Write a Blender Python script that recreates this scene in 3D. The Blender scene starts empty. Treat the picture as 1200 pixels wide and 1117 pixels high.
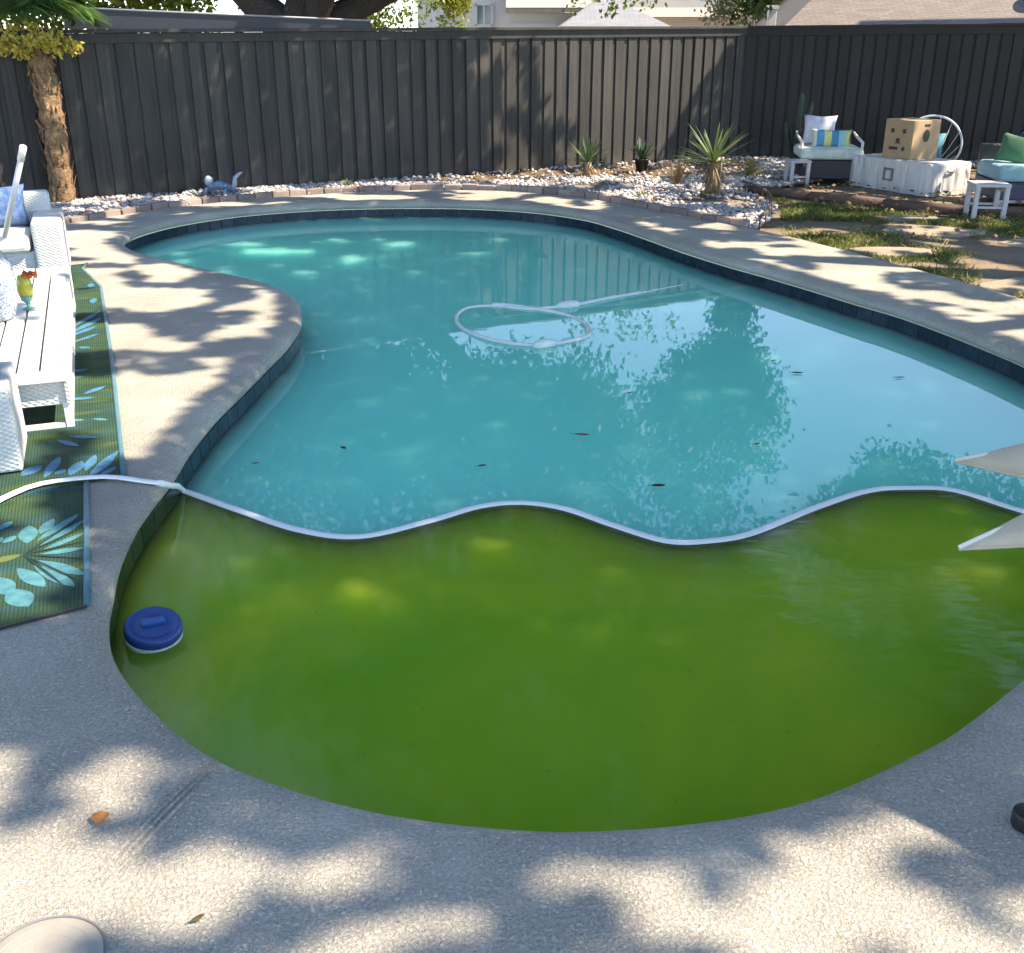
import bpy, bmesh, math, random
import numpy as np
from mathutils import Vector, Matrix
R = math.radians
random.seed(11); rng = np.random.default_rng(11)
sc = bpy.context.scene
COL = sc.collection

# ------------------------------------------------------------------ camera, sky, sun, exposure
cam_d = bpy.data.cameras.new('camera'); cam = bpy.data.objects.new('camera', cam_d); COL.objects.link(cam)
cam.location = (0, 0, 1.65); cam.rotation_euler = (R(90 - 22.7), 0, 0)
cam_d.sensor_fit = 'HORIZONTAL'; cam_d.sensor_width = 36; cam_d.lens = 36.45
cam_d.clip_start = .05; cam_d.clip_end = 3000
sc.camera = cam
SUN_EL, SUN_AZ = R(49), R(-7)            # azimuth measured from +X (right of the camera) towards +Y (ahead)
S = Vector((math.cos(SUN_EL) * math.cos(SUN_AZ), math.cos(SUN_EL) * math.sin(SUN_AZ), math.sin(SUN_EL)))
w = bpy.data.worlds.new('World'); sc.world = w; w.use_nodes = True
wn = w.node_tree.nodes; bg = wn['Background']
sky = wn.new('ShaderNodeTexSky'); sky.sky_type = 'NISHITA'; sky.sun_disc = False
sky.sun_elevation = SUN_EL; sky.sun_rotation = math.atan2(S.x, S.y)
sky.air_density = .5; sky.dust_density = 0; sky.ozone_density = 2.6
w.node_tree.links.new(sky.outputs[0], bg.inputs[0]); bg.inputs[1].default_value = .15
sun_d = bpy.data.lights.new('sun', 'SUN'); sun = bpy.data.objects.new('sun', sun_d); COL.objects.link(sun)
sun_d.energy = 2.35; sun_d.angle = R(.53); sun_d.color = (1, .98, .95)
sun.rotation_euler = S.to_track_quat('Z', 'Y').to_euler()
sc.view_settings.view_transform = 'Standard'; sc.view_settings.look = 'None'
sc.view_settings.exposure = 2.28; sc.view_settings.gamma = 1; sc.view_settings.use_white_balance = True; sc.view_settings.white_balance_temperature = 8900; sc.view_settings.use_curve_mapping = False
sc.render.engine = 'CYCLES'
sc.cycles.max_bounces = 10; sc.cycles.transparent_max_bounces = 16; sc.cycles.use_denoising = True
sc.cycles.caustics_reflective = False; sc.cycles.caustics_refractive = False

# ------------------------------------------------------------------ node and mesh helpers
class N:
    def __init__(s, name):
        s.m = bpy.data.materials.new(name); s.m.use_nodes = True
        s.t = s.m.node_tree; s.t.nodes.clear()
        s.out = s.n('ShaderNodeOutputMaterial')
    def n(s, typ, ins=None, **kw):
        x = s.t.nodes.new(typ)
        for k, v in kw.items(): setattr(x, k, v)
        for k, v in (ins or {}).items():
            if isinstance(v, bpy.types.NodeSocket): s.t.links.new(v, x.inputs[k])
            else: x.inputs[k].default_value = v
        return x
    def pos(s): return s.n('ShaderNodeNewGeometry').outputs['Position']
    def obj(s): return s.n('ShaderNodeTexCoord').outputs['Object']
    def scale(s, vec, sc3): return s.n('ShaderNodeVectorMath', {0: vec, 1: sc3}, operation='MULTIPLY').outputs[0]
    def noise(s, vec, scale, detail=3, rough=.55, dist=0):
        return s.n('ShaderNodeTexNoise', {'Vector': vec, 'Scale': scale, 'Detail': detail, 'Roughness': rough, 'Distortion': dist}).outputs[0]
    def ramp(s, fac, *stops):
        x = s.n('ShaderNodeValToRGB', {0: fac}); e = x.color_ramp.elements
        while len(e) < len(stops): e.new(.5)
        for q, (p, c) in zip(e, stops):
            q.position = p; q.color = (*c, 1) if isinstance(c, tuple) else (c, c, c, 1)
        return x.outputs[0]
    def mix(s, fac, a, b):
        x = s.n('ShaderNodeMix', data_type='RGBA')
        for i, v in ((0, fac), (6, a), (7, b)):
            if isinstance(v, bpy.types.NodeSocket): s.t.links.new(v, x.inputs[i])
            else: x.inputs[i].default_value = v if not isinstance(v, tuple) else (*v, 1)[:4]
        return x.outputs[2]
    def math(s, op, a, b=0.):
        return s.n('ShaderNodeMath', {0: a, 1: b}, operation=op).outputs[0]
    def bump(s, h, dist=.01, strength=1., normal=None):
        i = {'Height': h, 'Distance': dist, 'Strength': strength}
        if normal: i['Normal'] = normal
        return s.n('ShaderNodeBump', i).outputs[0]
    def bsdf(s, col, rough=.6, normal=None, **kw):
        i = {'Base Color': (*col, 1) if isinstance(col, tuple) else col, 'Roughness': rough}
        if normal: i['Normal'] = normal
        i.update(kw)
        return s.n('ShaderNodeBsdfPrincipled', i).outputs[0]
    def done(s, sh, vol=None):
        s.t.links.new(sh, s.out.inputs[0])
        if vol: s.t.links.new(vol, s.out.inputs[1])
        return s.m

def simple(name, c1, c2=None, scale=6, rough=.6, bump=0, bscale=60, vary=.0, **kw):
    k = N(name); p = k.pos()
    c2 = c2 or tuple(x * .8 for x in c1)
    f = k.ramp(k.noise(p, scale, 4), (.3, 0.), (.7, 1.))
    col = k.mix(f, c1, c2)
    if vary:
        rnd = k.n('ShaderNodeObjectInfo').outputs['Random']
        v = k.n('ShaderNodeMapRange', {0: rnd, 3: 1 - vary, 4: 1 + vary}).outputs[0]
        hs = k.n('ShaderNodeHueSaturation', {'Color': col, 'Value': v}); col = hs.outputs[0]
    nm = k.bump(k.noise(p, bscale, 3), bump) if bump else None
    return k.done(k.bsdf(col, rough, nm, **kw))

def leafmat(name, c1, c2, trans=.35, scale=1.4):
    k = N(name); p = k.pos()
    col = k.mix(k.ramp(k.noise(p, scale, 2), (.35, 0.), (.65, 1.)), c1, c2)
    col2 = k.mix(.5, col, k.mix(k.noise(p, 23, 1), c1, c2))
    a = k.bsdf(col2, .5); t = k.n('ShaderNodeBsdfTranslucent', {0: col2}).outputs[0]
    return k.done(k.n('ShaderNodeMixShader', {0: trans, 1: a, 2: t}).outputs[0])

class MB:
    def __init__(s): s.v = []; s.f = []; s.sm = []
    def add(s, vs, fs, smooth=False, M=None):
        b = len(s.v)
        s.v += [tuple(M @ Vector(q)) if M else tuple(q) for q in vs]
        s.f += [tuple(b + i for i in q) for q in fs]; s.sm += [smooth] * len(fs)
        return s
    def box(s, c, d, rot=None, taper=1.):
        x, y, z = (q / 2 for q in d)
        vs = [(sx * x * (taper if sz > 0 else 1), sy * y * (taper if sz > 0 else 1), sz * z) for sz in (-1, 1) for sx, sy in ((-1, -1), (1, -1), (1, 1), (-1, 1))]
        M = Matrix.Translation(c)
        if rot is not None: M = M @ (Matrix.Rotation(rot, 4, 'Z') if not isinstance(rot, Matrix) else rot)
        return s.add(vs, [(3, 2, 1, 0), (4, 5, 6, 7), (0, 1, 5, 4), (1, 2, 6, 5), (2, 3, 7, 6), (3, 0, 4, 7)], False, M)
    def tube(s, path, rad, seg=8, closed=False, flat=1.):
        P = [Vector(p) for p in path]; n = len(P)
        rad = rad if hasattr(rad, '__len__') else [rad] * n
        vs = []; up = Vector((0, 0, 1)); prev = None
        for i, p in enumerate(P):
            a = P[(i - 1) % n] if closed or i else P[0]; b = P[(i + 1) % n] if closed or i < n - 1 else P[-1]
            t = (b - a).normalized()
            if prev is None:
                x = t.cross(up if abs(t.z) < .95 else Vector((1, 0, 0))).normalized()
            else:
                x = (prev - t * prev.dot(t)).normalized()
            prev = x; y = t.cross(x)
            for k in range(seg):
                g = 2 * math.pi * k / seg
                vs.append(p + (x * math.cos(g) + y * math.sin(g) * flat) * rad[i])
        fs = []
        for i in range(n if closed else n - 1):
            for k in range(seg):
                j = (i + 1) % n
                fs.append((i * seg + k, i * seg + (k + 1) % seg, j * seg + (k + 1) % seg, j * seg + k))
        if not closed: fs += [tuple(range(seg))[::-1], tuple((n - 1) * seg + k for k in range(seg))]
        return s.add(vs, fs, True)
    def lathe(s, prof, seg=24, M=None):
        vs = [(r * math.cos(2 * math.pi * k / seg), r * math.sin(2 * math.pi * k / seg), z) for r, z in prof for k in range(seg)]
        fs = [(i * seg + k, i * seg + (k + 1) % seg, (i + 1) * seg + (k + 1) % seg, (i + 1) * seg + k) for i in range(len(prof) - 1) for k in range(seg)]
        fs += [tuple(range(seg))[::-1], tuple((len(prof) - 1) * seg + k for k in range(seg))]
        return s.add(vs, fs, True, M)
    def strip(s, L, Rr, smooth=True):
        n = len(L); return s.add(list(L) + list(Rr), [(i, i + 1, n + i + 1, n + i) for i in range(n - 1)], smooth)
    def pillow(s, w_, h_, t, M, n=10, pinch=.12):
        vs = []; idx = {}; fs = []
        for side in (1, -1):
            for i in range(n + 1):
                for j in range(n + 1):
                    u = -1 + 2 * i / n; v = -1 + 2 * j / n
                    edge = i in (0, n) or j in (0, n)
                    if edge and side < 0: idx[(side, i, j)] = idx[(1, i, j)]; continue
                    k = (1 - u * u) ** .45 * (1 - v * v) ** .45 if not edge else 0
                    q = 1 - pinch * (1 - v * v) * abs(u) ** 3; q2 = 1 - pinch * (1 - u * u) * abs(v) ** 3
                    idx[(side, i, j)] = len(vs); vs.append((u * w_ / 2 * q, side * t / 2 * k, v * h_ / 2 * q2))
            for i in range(n):
                for j in range(n):
                    q = [idx[(side, i, j)], idx[(side, i + 1, j)], idx[(side, i + 1, j + 1)], idx[(side, i, j + 1)]]
                    fs.append(tuple(q if side < 0 else q[::-1]))
        return s.add(vs, fs, True, M)
    def mesh(s, name, m):
        me = bpy.data.meshes.new(name); me.from_pydata(s.v, [], s.f)
        if m: me.materials.append(m)
        me.polygons.foreach_set('use_smooth', s.sm); me.update(); return me
    def build(s, name, m, parent=None, bev=0, seg=2, loc=None, rot=None):
        return link(name, s.mesh(name, m), parent, bev, seg, loc, rot)

def link(name, me, parent=None, bev=0, seg=2, loc=None, rot=None):
    o = bpy.data.objects.new(name, me); COL.objects.link(o)
    if parent: o.parent = parent
    if loc is not None: o.location = loc
    if rot is not None: o.rotation_euler = rot
    if bev:
        b = o.modifiers.new('bevel', 'BEVEL'); b.width = bev; b.segments = seg; b.limit_method = 'ANGLE'
        b.harden_normals = False
    return o
def tag(o, label=None, cat=None, group=None, kind=None):
    if label: o['label'] = label
    if cat: o['category'] = cat
    if group: o['group'] = group
    if kind: o['kind'] = kind
    return o
def thing(name, label, cat, loc=(0, 0, 0), rz=0, group=None):
    o = bpy.data.objects.new(name, None); COL.objects.link(o); o.location = loc; o.rotation_euler = (0, 0, rz)
    o.empty_display_size = .1
    return tag(o, label, cat, group)
def smooth(pts, closed=False, step=.06):
    P = [np.array(p, float) for p in pts]; n = len(P); out = []
    for i in range(n if closed else n - 1):
        g = (lambda k: P[k % n]) if closed else (lambda k: P[min(max(k, 0), n - 1)])
        a, b, c, d = g(i - 1), g(i), g(i + 1), g(i + 2)
        m = max(2, int(np.linalg.norm(c - b) / step))
        for k in range(m):
            t = k / m
            out.append(.5 * (2 * b + (c - a) * t + (2 * a - 5 * b + 4 * c - d) * t * t + (3 * b - a - 3 * c + d) * t ** 3))
    if not closed: out.append(P[-1])
    return np.array(out)
def offset(P, d):                       # closed counter-clockwise outline, moved outwards by d
    T = np.roll(P, -1, 0) - np.roll(P, 1, 0); T /= np.linalg.norm(T, axis=1)[:, None]
    return P + np.stack([T[:, 1], -T[:, 0]], 1) * d
def fill(name, outer, holes, z, m):     # flat sheet with holes
    bm = bmesh.new()
    for loop in [outer] + holes:
        vs = [bm.verts.new((p[0], p[1], z)) for p in loop]
        for i in range(len(vs)): bm.edges.new((vs[i], vs[(i + 1) % len(vs)]))
    bmesh.ops.triangle_fill(bm, use_beauty=True, use_dissolve=False, edges=bm.edges[:], normal=(0, 0, 1))
    for f in bm.faces:
        if f.normal.z < 0: f.normal_flip()
    me = bpy.data.meshes.new(name); bm.to_mesh(me); bm.free(); me.materials.append(m); return me
def quads(name, V, m):                  # V: (n,4,3) loose faces, fast
    n = len(V); me = bpy.data.meshes.new(name)
    me.vertices.add(n * 4); me.vertices.foreach_set('co', V.reshape(-1).astype(np.float32))
    me.loops.add(n * 4); me.loops.foreach_set('vertex_index', np.arange(n * 4, dtype=np.int32))
    me.polygons.add(n); me.polygons.foreach_set('loop_start', np.arange(0, n * 4, 4, dtype=np.int32))
    me.update(calc_edges=True); me.validate(); me.materials.append(m); return me
def leaves(P, L, W, flatten=0.):        # rhombus leaves at points P
    n = len(P); a = rng.normal(size=(n, 3)); a[:, 2] *= (1 - flatten); a /= np.linalg.norm(a, axis=1)[:, None]
    b = rng.normal(size=(n, 3)); b -= a * (a * b).sum(1)[:, None]; b /= np.linalg.norm(b, axis=1)[:, None]
    s_ = (.7 + .6 * rng.random(n))[:, None]
    a = a * L / 2 * s_; b = b * W / 2 * s_; c = np.cross(a, b); c /= np.linalg.norm(c, axis=1)[:, None]
    return np.stack([P - a, P + b * 1.0 - a * .1 + c * W * .12, P + a, P - b - a * .1 + c * W * .12], 1)
def vnoise(x, y, cell, seed):
    g = np.random.default_rng(seed).random((256, 256)); u = x / cell; v = y / cell
    i = np.floor(u).astype(int); j = np.floor(v).astype(int); a = u - i; b = v - j
    a = a * a * (3 - 2 * a); b = b * b * (3 - 2 * b); G = lambda p, q: g[p % 256, q % 256]
    return (G(i, j) * (1 - a) + G(i + 1, j) * a) * (1 - b) + (G(i, j + 1) * (1 - a) + G(i + 1, j + 1) * a) * b

# ------------------------------------------------------------------ materials
def deck_material():
    k = N('knockdown_deck'); p = k.pos()
    stain = k.ramp(k.noise(p, 1.1, 5, .6), (.35, 0.), (.7, 1.))
    col = k.mix(stain, (.62, .585, .52), (.51, .475, .425))
    grit = k.ramp(k.noise(p, 100, 3, .7), (.3, .5), (.55, 1.))
    col = k.n('ShaderNodeMix', {0: .6, 6: col, 7: grit}, data_type='RGBA', blend_type='MULTIPLY').outputs[2]
    sp = k.n('ShaderNodeTexVoronoi', {'Vector': p, 'Scale': 26, 'Randomness': 1}).outputs[0]
    patch = k.ramp(k.noise(p, 3.2, 3), (.52, 0.), (.68, 1.))
    dots = k.math('MULTIPLY', k.ramp(sp, (.07, 1.), (.13, 0.)), patch)
    col = k.mix(k.math('MULTIPLY', dots, .75), col, (.09, .085, .08))
    wear = k.ramp(k.noise(p, 1.7, 4, .6), (.35, .35), (.65, 1.))
    h1 = k.math('MULTIPLY', k.ramp(k.noise(p, 98, 4, .62, .4), (.38, 0.), (.6, 1.)), wear)
    h2 = k.noise(p, 420, 3, .6); h3 = k.noise(p, 9, 3, .5)
    nm = k.bump(h3, .02, .5); nm = k.bump(h1, .008, 1., nm); nm = k.bump(h2, .003, .8, nm)
    pits = k.ramp(k.n('ShaderNodeTexVoronoi', {'Vector': p, 'Scale': 60, 'Randomness': 1}).outputs[0], (.10, 1.), (.2, 0.))
    col = k.mix(k.math('MULTIPLY', pits, k.math('MULTIPLY', patch, .55)), col, (.16, .145, .125))
    col = k.mix(k.math('MULTIPLY', k.ramp(h1, (.0, 1.), (.35, 0.)), .22), col, (.25, .22, .19))
    return k.done(k.bsdf(col, .85, nm, **{'Specular IOR Level': .25}))
M_deck = deck_material()
M_plaster = simple('pool_plaster', (.62, .68, .66), (.5, .58, .56), 2, .7)
def tile_mat(name, a, b):
    k = N(name); p = k.pos()
    rnd = k.n('ShaderNodeObjectInfo').outputs['Random']
    col = k.mix(k.ramp(k.noise(p, 14, 4), (.35, 0.), (.7, 1.)), a, b)
    col = k.n('ShaderNodeHueSaturation', {'Color': col, 'Value': k.n('ShaderNodeMapRange', {0: rnd, 3: .75, 4: 1.25}).outputs[0]}).outputs[0]
    return k.done(k.bsdf(col, .25, None, **{'Specular IOR Level': .3}))
M_tile = tile_mat('navy_tile', (.006, .018, .034), (.014, .034, .052))
M_tile_greenrefl = tile_mat('green_reflection_tile', (.008, .03, .014), (.02, .05, .025))  # reflection of the green water put into the tile colour
M_grout = simple('grout', (.12, .14, .14), (.08, .1, .1), 20, .8)

def water(name, clear, turb, bump, bscale, ior=1.38, breeze=False, body=None):
    k = N(name); p = k.pos()
    h = k.noise(k.scale(p, (1, .8, 1)), bscale, 2, .5); h2 = k.noise(k.scale(p, (.6, 1.2, 1)), bscale * 5, 2, .5)
    if breeze: h2 = k.math('MULTIPLY', h2, k.ramp(k.n('ShaderNodeSeparateXYZ', {0: p}).outputs[0], (.15, .0), (.9, 2.2)))
    if breeze: h = k.math('MULTIPLY', h, k.ramp(k.n('ShaderNodeSeparateXYZ', {0: p}).outputs[0], (.1, .22), (.9, 1.3)))
    nm = k.bump(k.math('ADD', h, k.math('MULTIPLY', h2, .12)), bump)
    fr = k.n('ShaderNodeFresnel', {'IOR': ior, 'Normal': nm}).outputs[0]
    gl = k.n('ShaderNodeBsdfGlossy', {'Color': (1, 1, 1, 1), 'Roughness': .075 if breeze else .012, 'Normal': nm}).outputs[0]
    inner = body(k, p)
    return k, k.n('ShaderNodeMixShader', {0: fr, 1: inner, 2: gl}).outputs[0]
def turquoise_body(k, p):
    t = k.n('ShaderNodeBsdfTransparent', {0: (.82, .97, .97, 1)}).outputs[0]
    d = k.bsdf((.095, .86, .62), 1., None, **{'Subsurface Weight': 1., 'Subsurface Radius': (.4, .7, .7), 'Subsurface Scale': 2.5, 'Specular IOR Level': 0.})
    return k.n('ShaderNodeMixShader', {0: .9, 1: t, 2: d}).outputs[0]
k, sh = water('turquoise_water', None, None, .0013, 1.5, body=turquoise_body)
M_turq = k.done(sh, k.n('ShaderNodeVolumeAbsorption', {0: (.05, .72, .78, 1), 1: .75}).outputs[0])
def green_body(k, p):
    c = k.mix(k.ramp(k.noise(p, .75, 4, .6, .8), (.36, 0.), (.64, 1.)), (.24, .38, .025), (.12, .31, .018))
    return k.bsdf(c, 1., None, **{'Subsurface Weight': 1., 'Subsurface Radius': (.6, .7, .3), 'Subsurface Scale': 2.5, 'Specular IOR Level': 0.})
k, sh = water('green_water', None, None, .0055, 2.2, breeze=True, body=green_body)
M_green = k.done(sh)

M_dirt = simple('sandy_dirt', (.30, .225, .155), (.15, .11, .075), 1.7, .95, .02, 30)
M_litter = simple('leaf_litter', (.24, .15, .08), (.12, .08, .045), 9, .95, .03, 40)
M_stone = simple('white_stone', (.58, .56, .57), (.30, .28, .29), 40, .8, vary=0)
M_brick = simple('edging_brick', (.31, .235, .21), (.24, .19, .175), 9, .85, .004, 70, vary=.25)
M_timber = simple('edging_timber', (.15, .095, .075), (.09, .06, .05), 8, .85, .006, 50, vary=.2)
def fence_mat(name, a, b):
    k = N(name); p = k.pos(); rnd = k.n('ShaderNodeObjectInfo').outputs['Random']
    q = k.n('ShaderNodeVectorMath', {0: k.scale(p, (26, 26, 1.3)), 1: k.n('ShaderNodeCombineXYZ', {0: k.math('MULTIPLY', rnd, 50.), 1: 0., 2: k.math('MULTIPLY', rnd, 9.)}).outputs[0]}, operation='ADD').outputs[0]
    g = k.noise(q, 1., 5, .65)
    col = k.mix(k.ramp(g, (.3, 0.), (.72, 1.)), a, b)
    col = k.n('ShaderNodeHueSaturation', {'Color': col, 'Value': k.n('ShaderNodeMapRange', {0: rnd, 3: .66, 4: 1.36}).outputs[0]}).outputs[0]
    zz = k.n('ShaderNodeSeparateXYZ', {0: p}).outputs[2]
    splash = k.math('MULTIPLY', k.ramp(k.math('ADD', zz, k.math('MULTIPLY', k.noise(p, 5, 4), .25)), (.12, .55), (.36, 0.)), k.ramp(k.noise(p, 12, 3), (.35, .2), (.6, 1.)))
    col = k.mix(splash, col, (.11, .085, .065))
    fade = k.ramp(k.noise(k.scale(p, (1, 1, .6)), 1.3, 4, .6), (.4, 0.), (.75, .28)); col = k.mix(fade, col, tuple(q * 1.9 for q in a))
    return k.done(k.bsdf(col, .66, k.bump(g, .004, .7)))
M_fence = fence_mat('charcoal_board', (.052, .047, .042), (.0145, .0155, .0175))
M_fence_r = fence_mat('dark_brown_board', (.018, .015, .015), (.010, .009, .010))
M_metal_d = simple('dark_metal', (.02, .025, .045), (.015, .018, .03), 3, .4)
M_metal_l = simple('metal_trim', (.35, .37, .4), (.28, .3, .33), 3, .35)
M_black = simple('black_plastic', (.012, .012, .013), (.02, .02, .02), 8, .45)
M_white = simple('white_paint', (.78, .78, .77), (.7, .7, .7), 5, .45)
M_hose = simple('white_hose', (.8, .81, .8), (.74, .75, .74), 7, .4)
M_divider = simple('white_divider', (.93, .93, .92), (.9, .9, .89), 7, .5)
def wicker(name, col, s=55.):
    k = N(name); o = k.obj()
    x = k.n('ShaderNodeSeparateXYZ', {0: o})
    u = k.math('SINE', k.math('MULTIPLY', k.math('ADD', x.outputs[0], x.outputs[1]), s)); v = k.math('SINE', k.math('MULTIPLY', x.outputs[2], s * 1.8))
    h = k.math('MULTIPLY', u, v)
    c = k.mix(k.ramp(h, (.2, 0.), (.6, 1.)), tuple(q * .82 for q in col), col)
    return k.done(k.bsdf(c, .5, k.bump(h, .003, .6)))
M_wick = wicker('white_wicker', (.74, .74, .72), 170.)
M_wick_d = wicker('charcoal_wicker', (.03, .033, .042), 120.)
def fabric(name, a, b=None, scale=300, noise=5, sheen=.2):
    k = N(name); p = k.pos(); b = b or tuple(q * .85 for q in a)
    c = k.mix(k.ramp(k.noise(p, noise, 3), (.35, 0.), (.65, 1.)), a, b)
    return k.done(k.bsdf(c, .9, k.bump(k.noise(p, scale, 2), .002), **{'Sheen Weight': sheen}))
M_cush_w = fabric('cream_cushion', (.72, .71, .66)); M_teal = fabric('teal_cushion', (.25, .46, .5), (.19, .38, .43))
M_aqua = fabric('aqua_pillow', (.07, .28, .36)); M_navy = fabric('navy_pillow', (.015, .035, .09)); M_greenp = fabric('green_pillow', (.05, .17, .09))
M_bluep = fabric('blue_pillow', (.03, .09, .24), (.12, .2, .34), 300, 22, 0.); M_grey = fabric('pale_grey_pillow', (.62, .64, .70), (.5, .53, .63), noise=9)
M_palecush = fabric('pale_print_cushion', (.62, .68, .62), (.42, .55, .52), noise=14)
def stripes(name, cols, axis, period, off=0., rough=.9):
    k = N(name); x = k.n('ShaderNodeSeparateXYZ', {0: k.obj()}).outputs[axis]
    f = k.math('FRACT', k.math('ADD', k.math('DIVIDE', x, period), off))
    r = k.n('ShaderNodeValToRGB', {0: f}); r.color_ramp.interpolation = 'CONSTANT'; e = r.color_ramp.elements
    while len(e) < len(cols): e.new(.5)
    for i, c in enumerate(cols): e[i].position = i / len(cols); e[i].color = (*c, 1)
    return k.done(k.bsdf(r.outputs[0], rough))
M_stripe = stripes('striped_pillow', [(.05, .25, .45), (.3, .55, .6), (.5, .6, .2), (.6, .66, .55), (.06, .3, .5), (.55, .62, .25)], 0, .55, .02)
M_lime = stripes('lime_pillow', [(.25, .5, .04), (.6, .68, .3), (.35, .55, .06), (.75, .75, .6), (.2, .42, .05)], 0, .19)
M_card = simple('cardboard', (.46, .31, .18), (.40, .27, .16), 5, .85)
M_ink = simple('brown_ink', (.06, .04, .035), (.08, .055, .045), 9, .85)
def cover_mat():
    k = N('white_cover'); p = k.pos()
    f = k.noise(k.scale(p, (3, 3, 1.2)), 1.6, 3, .5, .8)
    return k.done(k.bsdf(k.mix(f, (.62, .615, .60), (.54, .54, .54)), .6, k.bump(f, .12, .6)))
M_cover = cover_mat()
M_grey_ink = simple('grey_print', (.16, .16, .18), (.2, .2, .22), 9, .7)
M_canvas = simple('tan_canvas', (.55, .48, .37), (.48, .42, .32), 6, .9, .001, 300)
M_blue = simple('blue_plastic', (.012, .06, .22), (.014, .07, .26), 6, .38)
M_ltblue = simple('mid_blue_plastic', (.02, .11, .34), (.02, .10, .3), 6, .35)
M_offw = simple('offwhite_plastic', (.62, .62, .58), (.5, .5, .44), 20, .5)
M_palm = leafmat('palm_green', (.075, .17, .045), (.11, .21, .05), .3, 3)
M_ochre = leafmat('ochre_bloom', (.68, .56, .12), (.45, .40, .08), .4, 6)
M_ptrunk = simple('palm_bark', (.33, .2, .11), (.14, .085, .05), 16, .9, .02, 40)
M_bark = simple('oak_bark', (.05, .038, .03), (.028, .022, .018), 6, .9, .03, 25)
M_oak = leafmat('oak_leaf', (.035, .075, .015), (.06, .105, .022), .35)
M_bright = leafmat('yellow_green_leaf', (.09, .17, .02), (.16, .2, .03), .45)  # brighter, yellower green than the oak leaves
M_gold = leafmat('golden_leaf', (.26, .27, .03), (.18, .22, .03), .45)
M_pale = leafmat('pale_leaf', (.2, .22, .12), (.28, .28, .17), .4)
M_yucca = leafmat('yucca_blade', (.16, .22, .09), (.09, .15, .055), .2, 8)
M_agave = leafmat('agave_blade', (.06, .11, .055), (.09, .15, .08), .15, 8)
M_dry = leafmat('dry_grass', (.34, .24, .13), (.2, .14, .08), .2, 8)
M_straw = leafmat('straw_grass', (.42, .4, .16), (.3, .3, .1), .3, 8)
M_grass = leafmat('grass_blade', (.085, .15, .025), (.19, .19, .05), .3, 1.5)
M_cactus = simple('cactus', (.03, .055, .035), (.02, .04, .026), 9, .7, .004, 60)
M_deadleaf = simple('dead_leaf', (.32, .17, .07), (.2, .1, .045), 40, .7)
M_darkleaf = simple('dark_leaf', (.07, .05, .03), (.1, .07, .03), 40, .7)

# ------------------------------------------------------------------ pool outline
far = [(-3.56, 9.58), (-3.61, 10.07), (-3.46, 10.67), (-3.16, 11.16), (-2.79, 11.52), (-2.19, 11.83), (-1.45, 12.0), (-.58, 11.98), (.19, 11.70), (.73, 11.2), (1.03, 10.62), (1.29, 9.95), (1.53, 9.3), (1.79, 8.71), (2.04, 8.23), (2.26, 7.77), (2.45, 7.35), (2.63, 6.98), (2.77, 6.57), (2.88, 6.16), (2.96, 5.78)]
right = [(3.02, 5.2), (2.96, 4.5), (2.75, 3.85), (2.35, 3.3), (1.85, 2.84)]
near = [(1.45, 2.49), (1.25, 2.32), (1.09, 2.2), (.8, 2.03), (.6, 1.95), (.39, 1.905), (.18, 1.885), (0, 1.89), (-.2, 1.92), (-.36, 1.96), (-.54, 2.03), (-.73, 2.13), (-.89, 2.26), (-1.06, 2.44), (-1.19, 2.62)]
left = [(-1.28, 2.82), (-1.33, 3.0), (-1.39, 3.24), (-1.43, 3.52), (-1.44, 3.79), (-1.44, 4.03), (-1.46, 4.35), (-1.46, 4.8), (-1.43, 5.2), (-1.4, 5.66), (-1.37, 6.11), (-1.38, 6.55)]
lobe = [(-1.44, 6.9), (-1.54, 7.26), (-1.72, 7.59), (-1.98, 7.87), (-2.3, 8.14), (-2.65, 8.45), (-3.03, 8.79), (-3.36, 9.17)]
OUT = smooth((far + right + near + left + lobe)[::-1], True, .05)      # counter-clockwise
if (OUT[:, 0] * np.roll(OUT[:, 1], -1) - np.roll(OUT[:, 0], -1) * OUT[:, 1]).sum() < 0: OUT = OUT[::-1].copy()
WZ = -.17

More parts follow.
